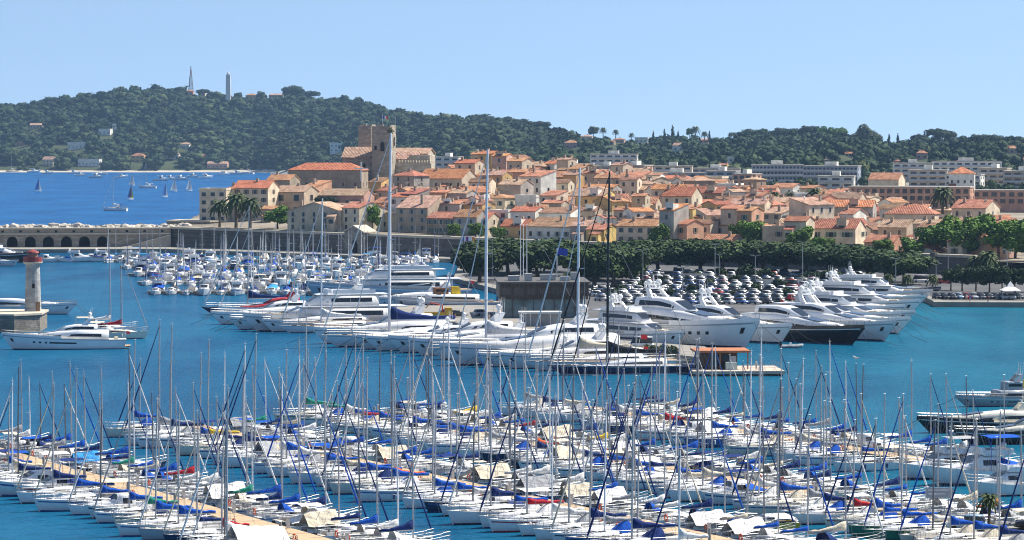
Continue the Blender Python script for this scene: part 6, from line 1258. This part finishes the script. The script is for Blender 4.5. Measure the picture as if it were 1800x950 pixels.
# ------------------------------------------------------------------ harbour buildings
def harbour():
    BR = M('bronze_cladding', (.07, .055, .042), .5, .3, .25, .6, stretch=(6, 6, .3)); WH = DECK['white']; GLS = M('curtain_glass', (.13, .21, .23), .08, spec=.6, var=.4, scale=.25)
    D = 672; t = thing('harbour_office', 'dark bronze clad harbour building with glazed ground floor and flat roof', 'building', (PX(878, D), D, Z0), rad(2)); W = PX(1035, D) - PX(878, D); z1, z2 = ZY(527, D) - Z0, ZY(499, D) - Z0
    obj('ground_floor', MB().box(.6, W - .6, .8, 22, 0, z1), GLS, t)
    for k in range(9): obj('mullion', MB().box(-.1, .1, .6, .79, 0, z1), M('steel_dark', (.10, .10, .10), .5, .4), t, (.6 + (W - 1.2) * k / 8, 0, 0))
    obj('upper_floor', MB().box(0, W, 0, 24, z1 + .003, z2), BR, t)
    for k in range(7): obj('window', MB().box(0, W / 7 - .8, -.05, .1, 0, 1.5), GLASS, t, (.4 + W * k / 7, 0, z1 + 1.0))
    obj('roof', MB().box(-.4, W + .4, -.5, 24.4, z2 + .003, z2 + .35), M('roof_dark', (.09, .085, .08), .8), t)
    for x, y, w, h in ((2, 5, 2.4, 1.1), (5.5, 4, 1.6, 1.6), (9, 7, 3.2, 1.3), (13, 4, 2.0, 1.0), (15.5, 8, 1.8, 1.7)): obj('roof_unit', MB().box(0, w, 0, 2, 0, h).box(.2, w - .2, -.05, 0, .2, h - .2), M('roof_unit_grey', (.42, .42, .40), .6), t, (x, y, z2 + .36))
    for k in range(24): obj('fin', MB().box(-.06, .06, -.3, -.003, z1 + .1, z2 - .05), M('bronze_fin', (.11, .08, .055), .5, .3), t, (.2 + (W - .4) * k / 23, 0, 0))
    D = 640; c = thing('quay_shelter', 'long low white roofed shelter in front of the dark harbour building', 'shelter', (PX(912, D), D, Z0), rad(2)); W = PX(988, D) - PX(912, D)
    obj('roof', MB().box(0, W, 0, 4, 2.6, 2.95), WH, c); obj('back_wall', MB().box(.2, W - .2, 1.2, 3.6, 0, 2.595), M('shelter_grey', (.32, .33, .35), .7), c)
    for k in range(5): obj('post', MB().box(-.08, .08, -.08, .08, 0, 2.6), WH, c, (.3 + (W - .6) * k / 4, .3, 0))
    # floating pavilion
    D = 520; p = thing('floating_pavilion', 'floating timber pavilion with rust orange flat roof and open deck', 'pavilion', (PX(1222, D), D, 0), rad(3)); W = PX(1378, D) - PX(1222, D)
    obj('pontoon_hull', MB().box(0, W, 0, 12, -.5, .35), M('black_hull', (.03, .03, .03), .7), p); obj('deck', MB().box(-.3, W + .3, -.3, 12.3, .353, .85), M('pavilion_deck', (.52, .42, .33), .8, var=.15, stretch=(.3, 5, 1)), p)
    obj('cabin', MB().box(1.2, 7.6, 5.0, 11, .853, 3.6), M('pavilion_timber', (.075, .04, .022), .6, var=.3, scale=1.5, stretch=(6, 6, .4)), p); obj('roof', MB().box(.5, 9.6, 3.6, 11.6, 3.603, 3.95), M('rust_roof', (.40, .15, .06), .7, var=.2), p)
    for x, w in ((3.2, 1.5), (5.2, 1.6)): obj('window', MB().box(0, w, -.06, .1, 0, 1.9), GLASS, p, (x, 5.0, 1.2))
    for x in (.8, 4.6, 9.2): obj('post', MB().box(-.1, .1, -.1, .1, .853, 3.6), WOOD, p, (x, 3.9, 0))
    obj('door', MB().box(0, 1.1, -.07, .1, 0, 2.1), M('door_white', (.6, .6, .58), .5), p, (6.3, 5.0, .86))
    obj('kiosk', MB().box(0, 1.8, 0, 1.4, .853, 2.1), M('kiosk_green', (.45, .55, .50), .6), p, (5.4, 2.4, 0)); obj('railing', rail_pts([(8, .2, .85), (W - .2, .2, .85), (W - .2, 11.8, .85)], 1.0, .03), STEEL, p)
    for k, (px, y) in enumerate(((1140, 622), (1155, 624), (1170, 622), (1183, 625))):
        X, D = P(px, y, Z0); tree('bush', X, D, Z0, .8, 'shrub', f'olive shrub in the pier planter, {nth(k + 1)} from left beside the floating pavilion', 'shrubs in the pier planter', L_OLIVE)
    # marquee
    X, D = P(1777, 527, Z0); m = thing('white_marquee', 'small white peaked marquee on the right hand quay', 'marquee', (X, D, Z0)); obj('canopy', MB().loft([[(-2.2, -2.2, 2.2), (2.2, -2.2, 2.2), (2.2, 2.2, 2.2), (-2.2, 2.2, 2.2)], [(-.9, -.9, 3.0), (.9, -.9, 3.0), (.9, .9, 3.0), (-.9, .9, 3.0)], [(-.06, -.06, 4.3), (.06, -.06, 4.3), (.06, .06, 4.3), (-.06, .06, 4.3)]]), CANV['white'], m)
    for sx in (-2.1, 2.1):
        for sy in (-2.1, 2.1): obj('leg', MB().box(-.05, .05, -.05, .05, 0, 2.2), WH, m, (sx, sy, 0))
    # low white walls of the car park
    for k, (a, b, y, h, lab) in enumerate(((1330, 1425, 503, 1.6, 'low white wall behind the car park shrubs'), (1195, 1245, 492, 1.5, 'pale wall below the umbrella pines at the car park entrance'), (1640, 1716, 521, 1.0, 'low white wall behind the cars on the right hand quay'), (1090, 1130, 486, 2.0, 'short pale wall beside the pines at the back of the car park'))):
        X0, D = P(a, y, Z0); X1, D1 = P(b, y, Z0); w = thing('low_wall', lab, 'wall', (X0, D, Z0)); obj('wall', MB().box(0, X1 - X0, 0, .3, 0, h), PL['white'], w); obj('coping', MB().box(-.05, X1 - X0 + .05, -.05, .35, h + .003, h + .1), M_COPE, w)
    # lamps, flagpoles
    GM = M('lamp_post_grey', (.34, .35, .36), .5, .4)
    for k, (px, yb, yt, lab) in enumerate(((1257, 497, 430, 'tall lamp post before the pines, left of the white gabled house'), (1411, 505, 426, 'tall lamp post below the big cream house with green shutters'), (1667, 496, 437, 'tall lamp post against the end of the rampart'), (1771, 510, 440, 'tall lamp post near the right edge before the plane trees'), (1575, 508, 455, 'lamp post at the end of the umbrella pine row'), (1265, 492, 448, 'shorter lamp post just right of the tall one by the white gabled house'), (1328, 500, 450, 'lamp post amid the car park shrubs'), (1646, 512, 465, 'lamp post beside the palm on the quay'), (1014, 500, 440, 'lamp post behind the dark harbour building'), (1200, 545, 470, 'lamp post in the car park, left half'), (1130, 505, 440, 'lamp post left of the car park'))):
        X, D = P(px, yb, Z0); H = ZY(yt, D) - Z0; t = thing('lamp_post', lab, 'lamp post', (X, D, Z0), 0, 'lamp posts round the car park'); obj('post', MB().tube([(0, 0, 0), (0, 0, H)], [.14, .08], 7), GM, t)
        for sd in (-1, 1): obj('lamp_head', MB().tube([(0, 0, H - .1), (sd * .9, 0, H + .15)], .05, 5).box(min(sd * .7, sd * 1.4), max(sd * .7, sd * 1.4), -.15, .15, H + .12, H + .26), GM, t)
    FC = [([('blue', (.02, .06, .35)), ('white', (.8, .8, .8)), ('red', (.6, .03, .03))], 'French tricolour'), ([('deepblue', (.02, .05, .40))], 'plain blue'), ([('red', (.6, .03, .03)), ('white', (.8, .8, .8))], 'red and white'), ([('sky', (.1, .3, .7)), ('white', (.8, .8, .8))], 'light blue and white'), ([('orange', (.75, .25, .03))], 'orange')]
    for k, (px, (cols, nm_)) in enumerate(zip((811, 815, 820, 825, 830), FC)):
        X, D = P(px, 466, Z0); t = thing('flagpole', f'flagpole flying a {nm_} flag at the left end of the pines', 'flagpole', (X - (.3 * k), D, Z0), 0, 'flagpoles at the end of the rampart quay'); H = ZY(416, D) - Z0; obj('pole', MB().tube([(0, 0, 0), (0, 0, H)], .07, 6), ALUW, t); flag_tricolour(t, H, 1.9, 1.2, cols)
    for k, px in enumerate((915, 920, 926)):
        X, D = P(px, 512, Z0); t = thing('flagpole', f'bare white flagpole, {("left", "middle", "right")[k]} of the three behind the dark harbour building', 'flagpole', (X, D, Z0)); H = ZY(396, D) - Z0; obj('pole', MB().tube([(0, 0, 0), (0, 0, H)], [.12, .07], 7), ALUW, t); obj('truck', MB().ball((0, 0, H + .1), .16, 8, 5), ALUW, t)
    X, D = P(979, 510, Z0); t = thing('flagpole', 'flagpole with a large dark blue flag behind the dark harbour building', 'flagpole', (X, D, Z0)); H = ZY(436, D) - Z0; obj('pole', MB().tube([(0, 0, 0), (0, 0, H)], .1, 7), ALUW, t); flag_tricolour(t, H, 2.6, 1.7, [('deepblue', (.01, .04, .25))])
    # dinghies
    for k, (px, y, a, lab, cl) in enumerate(((1392, 612, 10, 'grey inflatable dinghy with outboard below the black hulled yacht', 'grey'), (1700, 768, 160, 'white inflatable dinghy beside the black hulled motor yacht', 'white'))):
        X, D = P(px, y, 0); t = thing('inflatable_dinghy', lab, 'dinghy', (X, D, 0), rad(a)); b = MB()
        b.tube([(-2, -.75, .3), (.9, -.75, .33), (1.8, -.4, .45), (2.1, 0, .5), (1.8, .4, .45), (.9, .75, .33), (-2, .75, .3)], .25, 8); obj('tube', b, CANV[cl], t); obj('floor', MB().box(-1.9, 1.5, -.6, .6, .12, .2), GEL['grey'], t); obj('outboard_engine', motor_shapes(0)['outboard'], RUB, t, (-2.1, 0, .0)); obj('console', MB().box(-.4, .1, -.3, .3, .2, 1.0, (.1, .1, .05, .05)), GEL['white'], t)
# ------------------------------------------------------------------ small boat harbour at left, moored and sailing boats in the bay
def small_harbour():
    rr = random.Random(8); cov = ['royal blue', 'royal blue', 'navy', 'white', 'sky blue', 'cream', 'grey', None]; g = 'boats of the left small boat harbour'
    for pi, (D, xa, xb) in enumerate(((804, -92, -47), (858, -101, -24), (912, -110, -26), (966, -119, -24), (1016, -130, -22))):
        t = thing('pontoon', f'concrete pontoon, {nth(pi + 1)} from the front in the left small boat harbour', 'pontoon', (xa, D, 0), 0, 'pontoons of the left harbour'); obj('deck', MB().box(0, xb - xa, -1.2, 1.2, .5, .7), M_CONC, t); obj('float', MB().box(.2, xb - xa - .2, -1, 1, -.4, .497), M_FLOAT, t)
        for side in (-1, 1):
            x = xa + 2 + rr.random() * 2; k = 0
            while x < xb:
                k += 1; a = rad(90 * side) + rr.gauss(0, .06); pos = f'{nth(k)} from left, {"near" if side < 0 else "far"} side, {nth(pi + 1)} pontoon of left harbour'
                if rr.random() < .45:
                    ks = rr.choice((0, 1, 1, 3)); L = sail_shapes(ks)['L']; c = rr.choice(cov[:6]); sailboat(x, D + side * (1.6 + L / 2), a, ks, c, rr.choice((None, 'navy', 'white', None)), rr.choice(('navy', 'royal blue', None, 'white')), 'white', GEL['navy'], {'cv': 0, 'stripe': 1} if rr.random() < .6 else {'cv': 1}, f'white sailing boat, {c} cover, {pos}', g, rr.uniform(.9, 1.05), lite=D > 900)
                else:
                    mk = rr.choices((0, 1, 2, 3), (2, 4, 2, 3))[0]; L = motor_shapes(mk)['L']; c = rr.choice(cov); st = rr.choice((None, 'navy', 'blue', 'red', None))
                    motorboat(x, D + side * (1.6 + L / 2), a, mk, (f'white motor boat, {c} canopy, {pos}' if c else f'white motor boat, no canopy, {pos}'), g, rr.choices(('white', 'navy', 'blue'), (9, 1, 1))[0], st, dict(fly=mk in (1, 2) and rr.random() < .6, bimini=c if rr.random() < .5 else None, cover=c if rr.random() < .5 else None, arch=mk in (1, 2), ob=mk == 0, teak=rr.random() < .4), rr.uniform(.98, 1.14))
                x += rr.uniform(3.6, 4.5)
    for k, px in enumerate((82, 110, 138, 158, 185, 212, 236)):
        X, D = P(px, 461 - k * .2, 0); mk = (3, 0, 2, 1, 2, 1, 0)[k]; motorboat(X, D, rad((8, 172, 4, 176, 6, 170, -60)[k]), mk, f'white motor boat, {nth(k + 1)} from left lying along the arched mole', 'boats along the arched mole', opts=dict(fly=k in (2, 4), cover=(None, 'royal blue', None, 'navy', 'white', None, None)[k], arch=mk in (1, 2)), sc=1.05)
    # boats by the lighthouse
    for px, y, a, ks, c, j, hull, lab, sc in ((205, 596, 5, 2, 'red', 'grey', 'cream', 'cream sailing boat with red boom cover right of the lighthouse yacht', 1.15), (185, 588, 12, 2, 'white', None, 'white', 'white sailing boat behind the lighthouse yacht, leaning stay', 1.2)):
        X, D = P(px, y, 0); sailboat(X, D, rad(a), ks, c, j, 'white', hull, GEL['navy'], {'cv': 0, 'bimini': 'cream'} if ks else {}, lab, 'yachts round the lighthouse jetty', sc)
    gb = 'boats in the bay'
    SAILC = {'blue': M('sail_blue', (.10, .28, .62), .7), 'white': M('sail_white', (.78, .78, .76), .7), 'yellow': M('sail_yellow', (.62, .60, .05), .7), 'navy': M('sail_navy', (.02, .05, .2), .7)}
    for m_ in SAILC.values():       # thin cloth lets light through
        nt = m_.node_tree; b = nt.nodes['Principled BSDF']; tr = nt.nodes.new('ShaderNodeBsdfTranslucent'); mx = nt.nodes.new('ShaderNodeMixShader'); mx.inputs[0].default_value = .5
        nt.links.new(b.inputs['Base Color'].links[0].from_socket, tr.inputs[0]); nt.links.new(b.outputs[0], mx.inputs[1]); nt.links.new(tr.outputs[0], mx.inputs[2]); nt.links.new(mx.outputs[0], nt.nodes['Material Output'].inputs[0])
    for px, y, mh, m1, m2, lab in ((67, 337, 8.6, 'blue', 'white', 'catamaran with blue and white sail alone at the left of the bay'), (230, 351, 8.6, 'navy', 'yellow', 'dinghy with navy sail and yellow jib in mid bay'), (232, 327, 9, 'white', 'white', 'dinghy with plain white sail behind the navy and yellow one'), (290, 347, 8, 'blue', 'white', 'catamaran with blue topped sail right of mid bay'), (306, 337, 9, 'white', 'white', 'large white sailed dinghy, left of the pair at right of the bay'), (333, 336, 9, 'white', 'white', 'large white sailed dinghy, right of the pair at right of the bay')):
        X, D = P(px, y, 0); t = thing('sailing_dinghy', lab, 'dinghy', (X, D, 0), rad(R.uniform(20, 60)), gb, 1.25); h = Hull(5.2, 1.8, .45, .55, .7)
        obj('hull', h.body(), GEL['white'], t); obj('deck', h.deck(), DECK['white'], t); obj('mast', MB().tube([(.8, 0, .4), (.7, 0, mh)], .05, 5), ALU, t)
        def sail(p0, p1, p2, bl):
            b = MB(); N = 6; rg = []
            for i in range(N + 1):
                u = i / N; a = Vector(p0).lerp(Vector(p2), u); c = Vector(p1).lerp(Vector(p2), u); rg.append([tuple(a.lerp(c, w_) + Vector((0, bl * math.sin(math.pi * w_) * (1 - u) + o, 0))) for o in (0, .03) for w_ in ((0, .33, .66, 1) if o == 0 else (1, .66, .33, 0))])
            return b.loft(rg)
        ms = obj('mainsail', sail((.72, 0, 1.2), (-2.3, .5, 1.1), (.7, 0, mh - .1), .35), SAILC[m1], t); obj('jib', sail((2.4, 0, .7), (.3, .5, .9), (.78, 0, mh * .8), .3), SAILC[m2], t)
    X, D = P(202, 371, 0); sailboat(X, D, rad(172), 2, 'white', 'white', 'white', 'white', GEL['navy'], {'cv': 0, 'bimini': 'navy'}, 'white cruising yacht anchored in the near bay with bare tall mast', gb, 1.35)
    X, D = P(259, 331, 0); sailboat(X, D, rad(175), 2, 'white', 'white', 'white', 'white', GEL['navy'], {'cv': 0}, 'white yacht under bare mast in mid bay beyond the dinghies', gb, 1.45)
    for k, (px, y, kind) in enumerate(((22, 303, 's'), (60, 303.5, 'm'), (84, 306, 'm'), (130, 306, 'm'), (142, 310, 'm'), (176, 307, 's'), (214, 313, 'm'), (285, 318, 'm'), (300, 316, 'm'), (318, 317, 'm'), (340, 312, 'm'), (362, 314, 'm'), (395, 308, 'm'), (418, 307, 'm'), (436, 306, 's'), (170, 313, 'm'))):
        X, D = P(px, y, 0)
        if kind == 's': sailboat(X, D, rad(R.uniform(150, 200)), 2, 'white', None, None, 'white' if k else 'navy', GEL['navy'], {'cv': 1}, f'anchored sailing boat, {nth(k + 1)} boat from left near the far shore', gb, 1.6, lite=True)
        else: motorboat(X, D, rad(R.uniform(-30, 30)), 2 if k % 2 else 1, f'small anchored motor boat, {nth(k + 1)} boat from left near the far shore', gb, opts=dict(fly=True), sc=1.5)
def people():
    Vv = [(0, 0, .95), (0, 0, 1.2), (0, 0, 1.42), (0, 0, 1.52), (0, .01, 1.66), (.1, 0, .88), (.12, .05, .48), (.12, -.02, .06), (.12, .12, .03), (-.1, 0, .88), (-.13, -.06, .48), (-.12, -.16, .06), (-.12, -.03, .03), (.19, 0, 1.40), (.25, .03, 1.13), (.24, .13, .90), (.24, .17, .82), (-.19, 0, 1.40), (-.26, -.02, 1.13), (-.24, .06, .90), (-.24, .1, .82)]
    Ed = [(0, 1), (1, 2), (2, 3), (3, 4), (0, 5), (5, 6), (6, 7), (7, 8), (0, 9), (9, 10), (10, 11), (11, 12), (2, 13), (13, 14), (14, 15), (15, 16), (2, 17), (17, 18), (18, 19), (19, 20)]
    Rd = [.15, .15, .15, .06, .105, .09, .065, .045, .04, .09, .065, .045, .04, .06, .045, .035, .035, .06, .045, .035, .035]
    me = bpy.data.meshes.new('body'); me.from_pydata(Vv, Ed, []); me.materials.append(None); o = bpy.data.objects.new('body_source', me); COL.objects.link(o); md = o.modifiers.new('skin', 'SKIN')
    for i, r in enumerate(Rd): me.skin_vertices[0].data[i].radius = (r, r * .75 if i < 3 else r)
    me.skin_vertices[0].data[0].use_root = True; sb = o.modifiers.new('sub', 'SUBSURF'); sb.levels = 1; sb.render_levels = 1
    ev = o.evaluated_get(bpy.context.evaluated_depsgraph_get()); body = bpy.data.meshes.new_from_object(ev); bpy.data.objects.remove(o)
    if not body.materials: body.materials.append(None)
    hair = MB().ball((0, -.01, 1.70), (.115, .12, .10), 8, 6, -.2).mesh('hair'); shirt = MB().tube([(0, 0, .92), (0, 0, 1.2), (0, 0, 1.44)], [.185, .18, .17], 8).mesh('shirt'); SK = M('skin', (.45, .27, .18), .6); HB = M('hair_dark', (.04, .025, .015), .7)
    for px, y, c, lab in ((1700, 530, 'white', 'person in white top standing by the cars on the right hand quay'), (1706, 531, 'royal blue', 'person in blue top beside another on the right hand quay'), (1738, 533, 'red', 'person in red top walking along the right hand quay'), (1160, 636, 'red', 'person in red top on the pier near the pavilion'), (1192, 632, 'navy', 'person in dark top on the pier beside the pavilion'), (1330, 652, 'white', 'person in white top on the deck of the floating pavilion'), (800, 566, 'orange', 'person in orange top by the dark estate car on the pier'), (860, 566, 'white', 'person in white top near the silver hatchback on the pier')):
        z = Z0 if px != 1330 else .85; X, D = P(px, y, z); t = thing('person', lab, 'person', (X, D, z), R.random() * 6, 'people on the quays'); b = obj('body', body, SK, t); obj('hair', hair, HB, t); obj('shirt', shirt, CANV[c], t)
def near_corner():
    for px, y, mk, cc, sc, lab in ((1722, 852, 2, 'royal blue', 1.15, 'white trawler yacht with royal blue window covers at the right edge'), (1768, 872, 1, None, 1.05, 'white motor boat in front of the trawler yacht at the right edge'), (1655, 842, 2, 'grey', 1.0, 'white motor yacht with grey cover left of the trawler yacht')):
        X, D = P(px, y, 0); motorboat(X, D, rad(200), mk, lab, 'motor boats at the end of the fourth pontoon', opts=dict(fly=True, cover=cc, bimini=cc, arch=True), sc=sc)
    X, D = P(1768, 916, 0); motorboat(X, D, rad(185), 0, 'yellow open motor boat by the near quay at the bottom right', 'motor boats at the end of the fourth pontoon', 'yellow', 'black', dict(ob=True), .95)
    X, D = P(1343, 934, 0); motorboat(X + .3, D, rad(190), 0, 'yellow hulled small boat squeezed between white sailing boats near the bottom', 'motor boats at the end of the fourth pontoon', 'yellow', None, dict(cover='white'), 1.0)
    struct('near_quay', MB().prism([(38, 270), (70, 270), (70, 306), (44.5, 309.5), (38, 303)], -2, 1.1), M_CONC)
    tree('palm', 46.3, 308, 1.1, .42, 'palm_tree', 'little palm on the near quay at the bottom right corner'); 
    for X, Y, k, c, lab in ((50.5, 305, 1, 'black', 'black saloon cut by the bottom edge beside the little palm'), (43.6, 304.5, 0, 'light blue', 'pale blue car at the bottom edge below the sign board')):
        car(X, Y, 1.104, rad(170), k, c, lab, 'cars on the near quay')
    t = thing('notice_board', 'white notice board on two poles at the bottom right of the marina', 'sign', (41.6, 309, 1.1)); 
    for sx in (-.9, .9): obj('post', MB().tube([(sx, 0, -1.5), (sx, 0, 3.6)], .07, 6), ALU, t)
    obj('board', MB().box(-1.35, 1.35, -.06, .06, 2.6, 3.6), GEL['grey'], t); w = MB()
    for r_ in range(2): w.box(-1.1, 1.1 - .5 * r_, -.075, -.063, 3.3 - .38 * r_, 3.42 - .38 * r_)
    obj('lettering', w, CANV['white'], t)
    # gull on a mast head
    best = None
    for o in bpy.data.objects:
        if o.name.startswith('sailing_boat') and o.type == 'EMPTY' and o.location.y < 480:
            for c in o.children:
                if c.name.startswith('mast'):
                    v = max((Vector(p) for p in (q.co for q in c.data.vertices)), key=lambda p: p.z); wv = o.matrix_basis @ v; qx, qy = proj(wv.x, wv.y, wv.z); e = math.hypot(qx - 1505, qy - 634)
                    if best is None or e < best[0]: best = (e, wv)
    t = thing('seagull', 'white seagull perched on a mast head right of the floating pavilion', 'bird', best[1], 2.6, None, 1.4); b = MB()
    b.loft([[(x, r * math.cos(a), z + r * math.sin(a)) for a in [2 * math.pi * j / 8 for j in range(8)]] for x, r, z in ((-.34, .015, .2), (-.16, .06, .2), (0, .10, .2), (.12, .085, .25), (.18, .05, .31), (.22, .055, .36), (.27, .045, .37), (.31, .015, .36), (.36, .006, .35))]); b.tube([(0, .03, .12), (0, .03, 0)], .012, 4).tube([(0, -.03, .12), (0, -.03, 0)], .012, 4)
    bd = obj('body', b.mesh('body', True), DECK['white'], t); obj('wing', MB().ball((-.06, .085, .22), (.22, .025, .06), 8, 5), GEL['grey'], t); obj('wing', MB().ball((-.06, -.085, .22), (.22, .025, .06), 8, 5), GEL['grey'], t)
castle(); heroes(); fillers(); villas(); blocks(); landmarks(); build_woods(); town_trees(); harbour(); pier_yachts(); print('MARINA', marina()); small_harbour(); car_park(); people(); near_corner()
# ------------------------------------------------------------------ the air
def haze():
    me = MB().box(-4200, 4200, -300, 8200, -3, 330).mesh('haze'); o = obj('haze', me, None); m = bpy.data.materials.new('haze_air'); m.use_nodes = True; nt = m.node_tree
    nt.nodes.remove(nt.nodes['Principled BSDF']); v = nt.nodes.new('ShaderNodeVolumePrincipled'); v.inputs['Density'].default_value = HAZE; v.inputs['Color'].default_value = (.40, .66, 1, 1); v.inputs['Anisotropy'].default_value = .2
    nt.links.new(v.outputs[0], nt.nodes['Material Output'].inputs['Volume']); o.material_slots[0].link = 'OBJECT'; o.material_slots[0].material = m
    tag(o, 'thin blue summer air over the bay and hills', 'haze', kind='stuff')
HAZE = 0.00004
if HAZE: haze()
